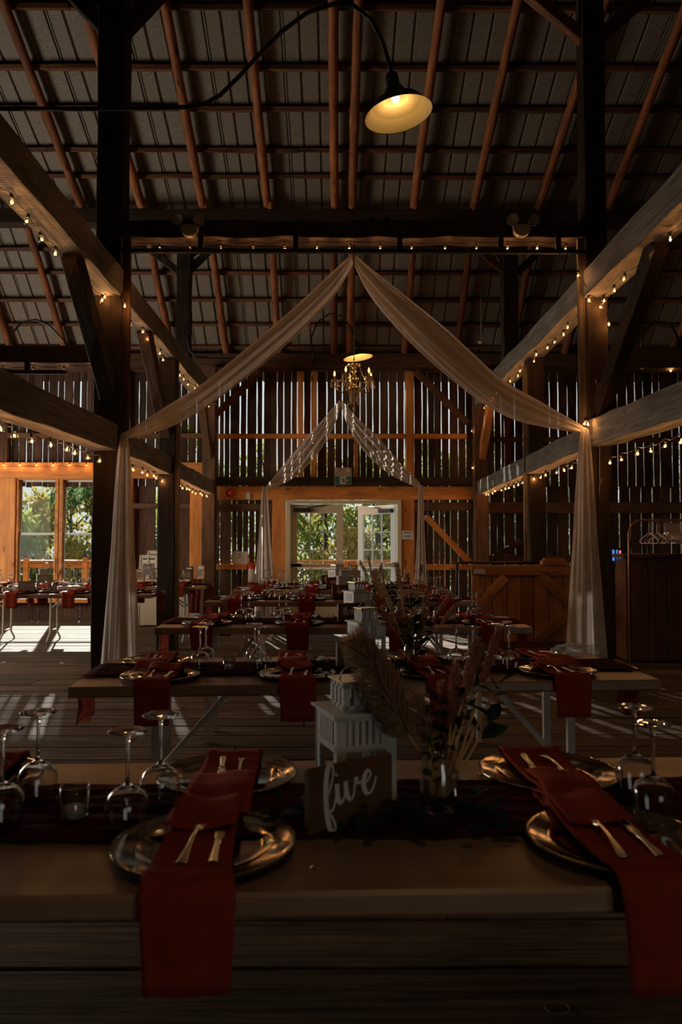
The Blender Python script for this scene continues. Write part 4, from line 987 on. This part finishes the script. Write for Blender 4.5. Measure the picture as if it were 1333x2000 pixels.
hk = thing('drape_wire', 'thin wire from the wall plate holding the rear drapes', 'wire', (0,0,0)); MB().tube([U(666,786,Y2D), U(667,716,YW-.27)], .004, 5).build('wire', M['black'], hk)
# ================================================================ FESTOON LIGHTS
GLB = MB().lathe([(.0,-.026),(.010,-.0235),(.018,-.017),(.0225,-.007),(.0232,.002),(.020,.012),(.013,.020),(.0085,.026),(.0085,.03)], 16).mesh('bulb', M['bulbglass'])
FIL = MB().lathe([(.0,-.011),(.004,-.008),(.0062,0),(.004,.008),(0,.011)], 8).mesh('filament', M['fil'])
SOC = MB().lathe([(.0,.058),(.008,.057),(.0125,.05),(.0125,.028),(.0,.028)], 8).mesh('socket', M['cord'])
NB = [0]
def festoon(label, pts, cord_up=.06, sag=.03, lights=True, dropfn=None):
    """pts: world positions of the bulb centres"""
    o = Vector(pts[0]); t = thing('festoon_lights', label, 'string lights', o, 0, 'strings of warm globe bulbs')
    cord = []
    for i, p in enumerate(pts):
        p = Vector(p); q = p+Vector((0,0,cord_up)); cord.append(q-o)
        if i < len(pts)-1:
            n = Vector(pts[i+1])+Vector((0,0,cord_up)); cord.append(q.lerp(n, .33)-o-Vector((0,0,sag*.8-random.uniform(0,.01)))); cord.append(q.lerp(n, .66)-o-Vector((0,0,sag*.8-random.uniform(0,.012))))
    MB().tube(cord, .0042, 5).build('cord', M['cord'], t)
    for i, p in enumerate(pts):
        tilt = (random.uniform(-.25,.25), random.uniform(-.25,.25), 0)
        b = ob('bulb', GLB, t, Vector(p)-o, tilt); ob('filament', FIL, b); ob('socket', SOC, b)
        L = bulb_light.copy() if False else bpy.data.objects.new('bulb_light', bulb_light); COL.objects.link(L); L.location = Vector(p)-Vector((0,0,.0)); NB[0] += 1
    return t
bulb_light = bpy.data.lights.new('bulb_light', 'POINT'); bulb_light.energy = EXPO_BULB; bulb_light.color = (1.0, .46, .16); bulb_light.shadow_soft_size = .012
def lin(X, z, Ya, Yb, st=.29, dx=.03):
    r = []; y = Ya
    while y < Yb: r.append((X+random.uniform(-dx,dx), y, z+random.uniform(-.012,.012))); y += st
    return r
zu = 3.60
festoon('warm bulbs along the upper left beam in front of the post', lin(XL, zu-.01, 4.75, 7.1))
festoon('warm bulbs along the upper left beam behind the post', lin(XL+.07, zu-.01, 7.55, 12.9, .3, .04))
festoon('warm bulbs along the upper right beam in front of the post', lin(XR, zu-.01, 4.75, 7.1))
festoon('warm bulbs along the upper right beam behind the post', lin(XR-.07, zu-.01, 7.6, 12.9, .3, .04))
festoon('warm bulbs along the lower left beam in front of the post', lin(XL-.02, 2.08, 4.7, 7.2))
festoon('warm bulbs along the lower left beam behind the post', lin(XL, 2.12, 7.6, 13.1))
festoon('warm bulbs along the lower right beam in front of the post', lin(XR+.02, 2.08, 4.7, 7.2))
festoon('warm bulbs along the lower right beam behind the post', lin(XR, 2.14, 7.6, 13.1))
festoon('row of warm bulbs below the black cross beam over the middle', [U(px, 487+random.uniform(-1.5,1.5), Y1-.02) for px in (250,313,372,432,495,556,619,682,743,805,870,931,992,1050,1105)], cord_up=.07, sag=.02)
festoon('row of warm bulbs under the dark beam of the left aisle', [U(px, py, Y1-.02) for px, py in ((-55,728),(5,729),(64,727),(125,727),(187,725))], cord_up=.07)
festoon('row of warm bulbs under the dark beam of the right aisle', [U(px, py, Y1-.02) for px, py in ((1215,719),(1255,719),(1311,724),(1370,722))], cord_up=.07)
festoon('warm bulbs looped down the front face of the right front post', [U(px, py, Y1-.17) for px, py in ((1130,538),(1151,587),(1174,600),(1190,634))], sag=0)
festoon('single warm bulbs tied to the left front post', [U(px, py, Y1-.17) for px, py in ((205,581),(244,598))], sag=.0)
festoon('warm bulbs lying along the pine header over the left windows', [U(px, 909, YW-.22) for px in (6,38,71,103,135,169)], cord_up=-.03, sag=-.01)
festoon('warm bulbs climbing the back wall post right of the doors', [U(px, py, 13.1) for px, py in ((923,914),(928,877),(922,842),(938,800),(943,787))], sag=0)
festoon('warm bulbs on the back wall post left of the doors', [U(px, py, 13.1) for px, py in ((421,818),(398,745))], sag=0)
festoon('warm bulbs at the drape knot on the right front post', [U(px, py, Y1-.3) for px, py in ((1143,828),(1149,829))], sag=0)
# ================================================================ BARN LAMPS
def shade_meshes(r=.2):
    inn = [(r,0),(r*.995,.001),(r*.735,.053),(r*.72,.056),(r*.705,.058),(r*.37,.088),(r*.355,.091),(r*.345,.096),(r*.28,.150),(.03,.155)]
    outp = [(r+.004,-.001),(r*.72+.006,.060),(r*.70+.006,.070),(r*.36+.006,.113),(r*.34+.004,.12),(.048,.165),(.040,.175),(.038,.235),(.030,.25),(.0,.252)]
    return MB().lathe(inn, 48), MB().lathe(outp, 48)
def barn_lamp(label, pos, tilt, arm, watts, r=.2, lit=True):
    t = thing('barn_lamp', label, 'lamp', pos, 0, 'gooseneck barn lamps'); o = Vector(pos)
    a, b = shade_meshes(r); rm = Matrix.Rotation(tilt, 3, 'Y')
    s = b.build('shade', M['black'], t, None, (0, tilt, 0)); a.build('shade_lining', M['enamel'], s)
    MB().lathe([(0,.075),(.018,.08),(.026,.10),(.02,.125),(.012,.14),(.012,.15)], 14).build('bulb', M['lampbulb'] if lit else M['white'], s)
    MB().tube([Vector(p)-o for p in arm]+[rm @ Vector((0,0,.245))], .013, 8).build('gooseneck', M['black'], t)
    p0 = Vector(arm[0])-o; MB().tube([p0+Vector((-.02,0,0)), p0+Vector((.01,0,0))], .05, 14).build('wall_flange', M['black'], t)
    if lit:
        ld = bpy.data.lights.new('lamp_light', 'POINT'); ld.energy = watts; ld.color = (1, .66, .30); ld.shadow_soft_size = .03
        l = bpy.data.objects.new('lamp_light', ld); COL.objects.link(l); l.location = o+rm @ Vector((0,0,.055))
M['lampbulb'] = mat('lamp_bulb', (1,.9,.7), .5, emit=(.75,.85,1.0), es=.9)
YL = 4.41
c1 = U(779, 224, YL)
def arc(pts, Y): return [U(px, py, Y) for px, py in pts]
ARMP = [(400,203),(430,186),(465,152),(505,108),(550,62),(600,25),(650,8),(690,10),(725,38),(748,82),(761,125)]
barn_lamp('large black gooseneck barn lamp with cream inside, hanging at top right of centre', c1, R(-10), [(XL+.13, YL, U(0,212,YL).z), U(150,213,YL), U(300,211,YL), U(370,209,YL)]+arc(ARMP, YL), 1.1)
YL2 = 12.2; c2 = U(700, 699, YL2)
barn_lamp('smaller barn lamp on a gooseneck behind the chandelier', c2, R(-8), [U(613,704,YW-.26), U(612,700,YL2)]+arc([(608,660),(620,630),(645,612),(668,617),(686,640),(693,668)], YL2), 6.0, r=.235)
c3 = U(134, 705, 9.4); barn_lamp('barn lamp whose arm arcs above the left aisle beam', c3, R(5), arc([(16,700),(20,655),(42,630),(70,624),(98,637),(122,662),(132,680)], 9.4), 12)
c4 = U(1330, 700, 9.4); barn_lamp('faint barn lamp arm above the right aisle beam', c4, R(-5), arc([(1252,690),(1256,650),(1280,628),(1310,632),(1328,664)], 9.4), 6)
barn_lamp('added gooseneck barn lamp out of view, brightening the near table', (.75, -.35, 3.9), R(8), [(XR-.13, -.35, 3.82), (1.9, -.35, 3.86), (1.35, -.35, 4.2), (1.0, -.35, 4.42), (.78, -.35, 4.35)], 15)  # extra lamp added above the view as fill for the near table
# ================================================================ CHANDELIER
YC = 6.95; cc = U(692, 745, YC)
ch = thing('chandelier', 'small crystal chandelier with five candle bulbs on a chain', 'chandelier', cc)
topz = HA(475, YC)-cc.z
chain = MB(); z = .16
k = 0
while z < topz:
    rot = Matrix.Rotation(k*math.pi/2, 3, 'Z'); chain.tube([rot @ Vector((.006*math.cos(a), 0, z+.009+.012*math.sin(a))) for a in [6.2832*i/8 for i in range(9)]], .0016, 4, cap=False); z += .018; k += 1
chain.build('chain', M['black'], ch)
MB().tube([(0,-.012,.15), (.004,-.012,topz*.5), (0,-.012,topz)], .003, 5).build('cable', M['black'], ch)
MB().lathe([(0,.155),(.03,.15),(.062,.158),(.066,.152),(.045,.138),(.022,.13),(.016,.115),(.026,.095),(.018,.08),(.014,.07),(.03,.045),(.044,.02),(.040,0),(.022,-.02),(.018,-.035),(.05,-.05),(.062,-.065),(.05,-.085),(.02,-.095),(.0,-.105)], 24).build('column', M['crystal'], ch)
oct_ = lambda mb, c, r0, rz=1.25: (lambda r: mb.add([Vector(c)+Vector(v) for v in ((r,0,0),(0,r,0),(-r,0,0),(0,-r,0),(0,0,r*rz),(0,0,-r*rz))], [(0,1,4),(1,2,4),(2,3,4),(3,0,4),(1,0,5),(2,1,5),(3,2,5),(0,3,5)]))(r0*1.3)
M['facet'] = mat('clear_crystal', (1,.80,.52), .12, .35, spec=1.0)
for i in range(5):
    a = 2*math.pi*i/5+.5; ca, sa = math.cos(a), math.sin(a)
    pts = [(.03*ca,.03*sa,-.04),(.06*ca,.06*sa,-.085),(.10*ca,.10*sa,-.10),(.145*ca,.145*sa,-.085),(.175*ca,.175*sa,-.045),(.18*ca,.18*sa,.005)]
    MB().tube(pts, .0055, 7).build('arm', M['crystal'], ch)
    cx, cy = .18*ca, .18*sa
    cup = MB().lathe([(0,0),(.012,.0),(.034,.014),(.037,.018),(.030,.016),(.012,.012),(.011,.022),(.0095,.052),(0,.052)], 16, (cx,cy,.0)).build('candle_cup', M['crystal'], ch)
    MB().lathe([(0,.052),(.006,.053),(.0105,.066),(.0095,.08),(.004,.096),(0,.104)], 10, (cx,cy,.0)).build('candle_bulb', M['candle'], ch)
    dr_ = MB()
    for q in range(8):
        b = 6.2832*q/8; x, y = cx+.034*math.cos(b), cy+.034*math.sin(b)
        for j in range(3): oct_(dr_, (x, y, .010-.012*j), .004)
        oct_(dr_, (x, y, -.036), .006, 2.2)
    for j in range(12):   # bead swag between arms
        t = j/11; a2 = a+2*math.pi/5*t; rr2 = .18-.07*math.sin(t*math.pi); oct_(dr_, (rr2*math.cos(a2), rr2*math.sin(a2), -.005-.055*math.sin(t*math.pi)), .0042)
    for j in range(14):   # bead strand from the crown to the arm
        t = j/13; oct_(dr_, ((.06+.11*t)*ca, (.06+.11*t)*sa, .145-.14*t-.05*math.sin(t*math.pi)), .0042)
    dr_.build('bead_strand', M['facet'], ch)
for i in range(12):
    a = 2*math.pi*i/12; st_ = MB(); n = 10-(i % 3)*2
    for j in range(n): oct_(st_, (.05*math.cos(a)*(1-j*.03), .05*math.sin(a)*(1-j*.03), -.07-.0125*j), .0045)
    oct_(st_, (.05*math.cos(a)*(1-n*.03), .05*math.sin(a)*(1-n*.03), -.07-.0125*n-.008), .0075, 2)
    st_.build('bead_strand', M['facet'], ch)
cb = MB()
for j in range(9): oct_(cb, (0, 0, -.11-.0145*j), .0055)
oct_(cb, (0,0,-.25), .013, 1.6); cb.build('bead_strand', M['facet'], ch)
for i in range(5):
    a = 2*math.pi*i/5+.5; L = bpy.data.objects.new('candle_light', bulb_light); COL.objects.link(L); L.location = cc+Vector((.18*math.cos(a), .18*math.sin(a), .085))
# ================================================================ SAFETY FIXTURES
for px, l in ((372, 'left'), (1018, 'right')):
    p = U(px, 449, Y1-.14); t = thing('emergency_light', 'twin-head emergency light on the black cross beam, '+l, 'emergency light', p, 0, 'twin-head emergency lights')
    pts = [(.082*math.cos(a), .082*math.sin(a)*1.0) for a in [math.pi+math.pi*k/14 for k in range(15)]]+[(.082,.03),(-.082,.03)]
    MB().prism(pts, .06, Matrix(((1,0,0,0),(0,0,-1,.0),(0,1,0,0),(0,0,0,1)))).build('housing', M['plastic'], t)
    for s in (-1, 1):
        rot = Matrix.Rotation(R(90), 3, 'X') @ Matrix.Rotation(R(12*s), 3, 'Y')
        h = MB().lathe([(0,-.03),(.03,-.03),(.055,.02),(.058,.045),(.052,.047)], 20, (s*.092,-.07,.055), rot).build('lamp_head', M['black'], t)
        MB().lathe([(0,.035),(.03,.038),(.053,.043),(.056,.048)], 20, (s*.092,-.07,.055), rot).build('lens', M['plastic'], h)
p = U(739, 434, Y1+.05); t = thing('spotlight', 'pair of small dark spotlights on top of the cross beam', 'spotlight', p)
for s in (-1, 1): MB().tube([(s*.075-.03,0,.01),(s*.075+.035,0,.02)], .034, 12).build('head', M['black'], t)
MB().box((0,0,-.035), (.2,.04,.03)).build('bracket', M['black'], t)
p = U(670, 932, YW-.05); t = thing('exit_sign', 'green running-man exit sign with twin lamps over the doors', 'exit sign', p+Vector((0,-.24,0)))
MB().box((0,.03,0), (.30,.06,.29)).build('housing', M['plastic'], t)
for s in (-1, 1): MB().lathe([(0,.03),(.028,.028),(.038,.0),(.03,-.01),(0,-.01)], 16, (s*.105,-.01,.10), Matrix.Rotation(R(90), 3, 'X')).build('lamp_head', M['paper'], t)
MB().box((-.0975,-.002,-.075), (.085,.006,.13)).build('green_panel', M['green'], t); MB().box((.095,-.002,-.075), (.09,.006,.13)).build('green_panel', M['green'], t)
MB().box((.0,-.002,-.075), (.10,.006,.13)).build('white_panel', M['paper'], t)
man = MB()
def lim(pts, r): man.tube([(x,-.008,z) for x, z in pts], r, 6)
lim([(-.012,-.032),(-.011,-.034)], .011); lim([(-.005,-.05),(.012,-.085)], .010); lim([(-.006,-.05),(-.028,-.058),(-.045,-.05)], .0045); lim([(-.003,-.052),(.022,-.055),(.03,-.075)], .0045)
lim([(.012,-.085),(-.01,-.105),(-.018,-.13)], .006); lim([(.012,-.085),(.028,-.105),(.052,-.106)], .006); man.build('running_man', M['green'], t)
arr = MB(); arr.tube([(.12,-.008,-.075),(.065,-.008,-.075)], .006, 6); arr.tube([(.085,-.008,-.05),(.062,-.008,-.075),(.085,-.008,-.10)], .006, 6); arr.build('arrow', M['paper'], t)
p = U(450, 963, YW-.16); t = thing('fire_alarm', 'round red fire alarm on the pine header left of the drape', 'alarm', p)
MB().lathe([(0,.05),(.06,.045),(.078,.02),(.08,0),(0,0)], 20, rot=Matrix.Rotation(R(90), 3, 'X')).build('bell', M['red'], t); MB().box((-.005,-.055,.0), (.035,.012,.045)).build('strobe', M['paper'], t)
tag(MB().box((0,0,0), (.075,.02,.115)).build('wall_box', M['paper'], None, U(485, 968, YW-.16)), 'small white box on the pine header beside the red alarm', 'box')
t = thing('notice', 'white notice sheet with a small tree emblem on the wall left of the doors', 'notice', U(469, 1089, YW-.13)); MB().box((0,0,0), (.27,.004,.215), Matrix.Rotation(R(2), 3, 'Y')).build('sheet', M['paper'], t)
e = MB().add([(-.02,-.004,.035),(.02,-.004,.035),(0,-.004,.085)], [(0,1,2)]); e.box((0,-.003,.03), (.006,.002,.012)); e.box((.0,-.003,-.0), (.13,.002,.009)).box((.05,-.003,-.04), (.07,.002,.006)); e.build('print', M['ink'], t)
t = thing('notice', 'small white notice with two black lines right of the doors', 'notice', U(797, 1045, YW-.18)); MB().box((0,0,0), (.20,.004,.15)).build('sheet', M['paper'], t)
MB().box((.0,-.003,.045), (.15,.002,.014)).box((0,-.003,-.02), (.12,.002,.014)).box((0,-.003,.013), (.02,.002,.01)).box((0,-.003,-.055), (.02,.002,.01)).build('print', M['ink'], t)
t = thing('fire_extinguisher', 'fire extinguisher with a white label on the wall left of the rear drape', 'extinguisher', U(492, 1150, YW-.22))
MB().lathe([(0,0),(.06,0),(.065,.01),(.065,.36),(.05,.41),(.02,.43),(.02,.46),(0,.46)], 20).build('cylinder', M['red'], t)
MB().lathe([(.0665,.12),(.0665,.34)], 20).build('label_band', M['paper'], t); MB().tube([(0,0,.45),(.03,-.02,.5),(.09,-.04,.51)], .008, 6).tube([(0,0,.46),(-.07,-.03,.42),(-.08,-.03,.2)], .008, 6).build('handle', M['black'], t)
t = thing('smoke_detector', 'small pale round detector hanging below the roof, right of the drape', 'detector', U(941, 671, 12.4)); MB().lathe([(0,0),(.05,.005),(.06,.02),(.05,.035),(0,.04)], 16).build('disc', M['plastic'], t); MB().tube([(0,0,.04),(.0,.02,roof_h(12.4)-.05-U(941,671,12.4).z)], .006, 5).build('stem', M['plastic'], t)
# rope on the right post
t = thing('rope', 'thin rope hanging down the right front post', 'rope', U(1171, 745, Y1-.14)); o = U(1171, 745, Y1-.14)
MB().tube([U(px, py, Y1-.14)-o for px, py in ((1164,742),(1168,752),(1170,820),(1172,880),(1172,935),(1175,945),(1176,935),(1173,938),(1171,960),(1173,974))], .006, 5).build('cord', M['rope'], t)
# electric cables along the roof plate
t = thing('cable', 'black cable looping from the left upper post along the wall plate', 'cable', U(366, 640, YP-.12)); o = U(366, 640, YP-.12)
MB().tube([U(px, py, YP-.12)-o for px, py in ((366,640),(367,665),(371,685),(385,697),(420,700),(470,700))], .010, 6).build('cord', M['cord'], t); MB().box(U(366,645,YP-.12)-o, (.07,.05,.12)).build('junction_box', M['black'], t)
# ================================================================ RIGHT SIDE: HALF WALL, COUNTER, RACKS
HW = thing('half_wall', 'waist-high pine half wall with diagonal braces on the right', 'partition', (1.64, 9.40, 0))
def hv(name, x0, x1, z0, z1, y, th=.022, m='gatew'):
    o = beam_mesh(z1-z0, x1-x0, th, 4, .002).build(name, M[m], HW)
    o.matrix_basis = Matrix(((0,1,0,(x0+x1)/2-1.64),(0,0,1,y-9.40),(1,0,0,z0),(0,0,0,1)))
ztop = HA(1103, 9.4); xs = [XA(p, 9.4) for p in (921, 947, 962, 991, 1018, 1043, 1072, 1100, 1127, 1150, 1172, 1192)]
for a, b in zip(xs[:-1], xs[1:]): hv('plank', a+.004, b-.007, .06, ztop-.0+random.uniform(-.006,.006), 9.42)
def hd(p, q, wd=.13, y=9.385, m='gatew', nm='rail'):
    a, b = U(*p, y), U(*q, y); o = timber(nm, a-HW.location, b-HW.location, .025, wd, M[m], HW, 5, .003)
hd((921,1114), (1192,1115), .125); hd((921,1262), (1192,1262), .12, m='counter')
hv('end_post', XA(921,9.38), XA(937,9.38), .05, ztop-.13, 9.385)
hd((988,1127), (934,1186), .12, nm='diagonal_brace'); hd((1058,1124), (1112,1176), .12, nm='diagonal_brace'); hd((1112,1196), (1052,1250), .12, nm='diagonal_brace'); hd((1112,1170), (1170,1120), .12, nm='diagonal_brace')
MB().box(U(938,1116,9.34)-HW.location, (.13,.012,.055)).box(U(939,1112,9.335)-HW.location, (.10,.02,.012)).build('latch', M['leg'], HW)
t = thing('pipe_rail', 'black pipe rail running over the half wall to a short post', 'rail', (0,0,0)); MB().tube([U(893,1200,9.6), U(893,1103,9.6), U(897,1099,9.6), U(1108,1099,9.6)], .018, 8).build('pipe', M['black'], t)
t = thing('wood_box', 'low pine boxes standing on the half wall beside the drape', 'box', U(1085, 1100, 9.42)); MB().box((-.02,0,.045), (.30,.15,.05)).box((-.02,0,.085), (.24,.13,.025)).build('box_body', M['gatew'], t)
t.location.z = ztop-.02+.0
CT = thing('bar_counter', 'dark knotty pine bar counter at the right edge', 'counter', (3.27, 8.62, 0)); zc = HA(1086, 8.6)
x = 3.27
while x < 5.4:
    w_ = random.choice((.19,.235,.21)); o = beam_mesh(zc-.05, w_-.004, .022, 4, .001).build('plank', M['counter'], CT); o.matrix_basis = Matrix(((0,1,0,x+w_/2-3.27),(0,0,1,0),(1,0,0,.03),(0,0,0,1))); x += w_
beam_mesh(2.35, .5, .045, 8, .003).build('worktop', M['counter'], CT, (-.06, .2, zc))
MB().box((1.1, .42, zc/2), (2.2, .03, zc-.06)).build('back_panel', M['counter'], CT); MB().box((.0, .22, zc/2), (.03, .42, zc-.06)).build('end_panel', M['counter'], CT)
t = thing('equipment_cabinet', 'black cabinet in the gap between right post and counter', 'cabinet', (XA(1207, 9.0), 9.0, 0)); zt = HA(1112, 9.0)
MB().box((0,.12,zt/2), (.22,.3,zt)).build('cabinet_body', M['black'], t); MB().box((0,-.035,zt/2), (.20,.012,zt-.06)).build('cabinet_door', M['tie'], t)
M['led1'] = mat('blue_led', (.1,.3,1), .5, emit=(.08,.28,1.0), es=.9); M['led2'] = mat('teal_led', (.1,.3,.8), .5, emit=(.10,.28,.55), es=.6); M['led3'] = mat('orange_led', (1,.5,.3), .5, emit=(.9,.40,.22), es=.7); M['led4'] = mat('pink_led', (1,.2,.3), .5, emit=(1,.22,.3), es=.8)
t = thing('led_display', 'small black unit with four glowing coloured bars by the right post', 'display', (XA(1202, 8.95), 8.95, zt)); hh = HA(1070, 8.95)-zt
MB().box((0,.05,hh/2), (.20,.10,hh)).build('case', M['black'], t)
for px, a, b, ml in ((1192,1075,1084,'led3'),(1192,1084,1095,'led2'),(1199,1074,1095,'led1'),(1206,1074,1095,'led2'),(1212,1075,1084,'led4'),(1212,1084,1095,'led1')):
    c = U(px, (a+b)/2, 8.94); MB().box(c-Vector(t.location), (.018,.012,(b-a)/F*8.94)).build('led_bar', M[ml], t)
GR = thing('garment_rack', 'copper pipe garment rack in front of the bar counter', 'rack', (XA(1229, 8.3), 8.3, 0)); gx = GR.location.x
zt = HA(1016, 8.3); x2 = XA(1450, 8.3)-gx
MB().tube([(0,0,.02),(0,0,zt-.14),(.03,0,zt-.05),(.10,0,zt-.005),(.16,0,zt),(x2-.16,0,zt),(x2-.1,0,zt-.01),(x2-.02,0,zt-.06),(x2,0,zt-.16),(x2,0,.02)], .014, 8).build('pipe_frame', M['copper'], GR)
MB().tube([(0,-.22,.02),(0,.22,.02)], .014, 8).build('foot', M['copper'], GR); MB().tube([(x2,-.22,.02),(x2,.22,.02)], .014, 8).build('foot', M['copper'], GR)
hg = MB().tube([(0,0,0),(.012,0,.022),(.0,0,.038),(-.018,0,.03)], .002, 5); hg.tube([(0,0,0),(0,0,-.10),(.025,0,-.115),(.19,0,-.175),(.20,0,-.20),(.18,0,-.215),(-.18,0,-.215),(-.20,0,-.20),(-.19,0,-.175),(-.025,0,-.115),(0,0,-.10)], .005, 6)
M['hanger'] = mat('white_hanger_plastic', (.55,.46,.42), .4)
HG = hg.mesh('clothes_hanger', M['hanger'])
i = 0
for px in [1269,1273,1284,1287]+[1299+2.6*k for k in range(26)]:
    o = item('clothes_hanger', HG, ('white plastic hanger in the packed row on the copper rack' if i > 3 else 'white plastic hanger hanging loose at the left of the rack, '+('first','second','third','fourth')[i]), 'hanger', 'packed white hangers' if i > 3 else 'loose white hangers', (XA(px, 8.3), 8.3, zt-.034), R(90+random.uniform(-9,9) if i != 5 else 12)); i += 1
# ================================================================ LEFT: PHOTO CABINET
PC = thing('photo_cabinet', 'cream shelf cabinet holding framed photographs by the left post', 'cabinet', (XA(335, 12.4), 12.4, 0)); zt = HA(1132, 12.4); wl_ = XA(270,12.4)-PC.location.x; wr_ = XA(392,12.4)-PC.location.x
M['cream'] = mat('cream_paint', (.55,.46,.33), .5)
MB().box(((wl_+wr_)/2,.15,zt-.03), (wr_-wl_,.4,.06)).build('shelf_top', M['cream'], PC)
for a in (wl_+.02, wl_+.34, wr_-.36, wr_-.02): MB().box((a,.15,(zt-.06)/2), (.03,.36,zt-.06)).build('side_panel', M['cream'], PC)
for a, b in ((wl_+.05, wl_+.32), (wr_-.34, wr_-.2), (wr_-.18, wr_-.04)): MB().box(((a+b)/2,-.02,(zt-.14)/2), (b-a,.02,zt-.2)).build('cabinet_door', M['cream'], PC)
def photo(px, py0, py1, w_, label, m='cream', rz=0, ph=True, txt=False, tilt=6):
    z0 = zt; c = XA(px, 12.35); h_ = HA(py0, 12.35)-HA(py1, 12.35); t = thing('picture_frame', label, 'picture frame', (c, 12.38+.02*random.random(), max(zt, HA(py1,12.35))), R(rz), 'framed photographs')
    if t.location.z > zt+.02 : t.location.z = zt; h_ = HA(py0,12.35)-zt
    f = MB().box((-w_/2+.012,0,h_/2), (.024,.02,h_)).box((w_/2-.012,0,h_/2), (.024,.02,h_)).box((0,0,.012), (w_,.02,.024)).box((0,0,h_-.012), (w_,.02,.024)); f.build('frame', M[m], t, None, (-R(tilt),0,0))
    MB().box((0,.003,h_/2), (w_-.02,.006,h_-.02)).build('mount', M['paper'], t, None, (-R(tilt),0,0))
    if ph: MB().box((0,-.003,h_*.45), (w_*.6,.008,h_*(.4 if txt else .6))).build('photograph', M['phot'], t, None, (-R(tilt),0,0))
    if txt: MB().box((0,-.003,h_*.84), (w_*.62,.008,h_*.07)).build('print', M['ink'], t, None, (-R(tilt),0,0))
M['phot'] = noisy('dark_photo_print', (.30,.20,.14), (.03,.03,.035), rough=.35, scale=14, bump=0)
photo(289, 1084, 1131, .30, 'tall cream board with a printed line and photo, leftmost', txt=True); photo(298, 1075, 1131, .20, 'taller cream board standing behind the others', txt=True, ph=False)
photo(272, 1112, 1131, .16, 'small framed photograph at the left end of the shelf', 'gatew'); photo(304, 1110, 1131, .20, 'dark framed photograph in front of the tall boards', 'post_far')
photo(364, 1112, 1131, .20, 'gilt framed group photograph right of the second post', 'brass'); photo(390, 1104, 1131, .15, 'portrait photograph in a pale frame near the back post', 'gatew', rz=-12); photo(368, 1106, 1131, .15, 'small dark frame peeking over the gilt one', 'post_far')
cl = MB().slab(lambda u, v: (-.09+.18*v+.01*math.sin(u*5), -.22*min(1,u*3.2)+.06+.012*math.sin(v*15)*(u > .3), .006-max(0,u-.30)*.75), 18, 14, .003).build('hanging_cloth', M['runner_end'], None, (XA(387, 12.4), 12.30, zt+.006)); tag(cl, 'red cloth hanging off the right end of the photo shelf', 'cloth')
print('BULBS', NB[0], 'OBJ', len(bpy.data.objects))
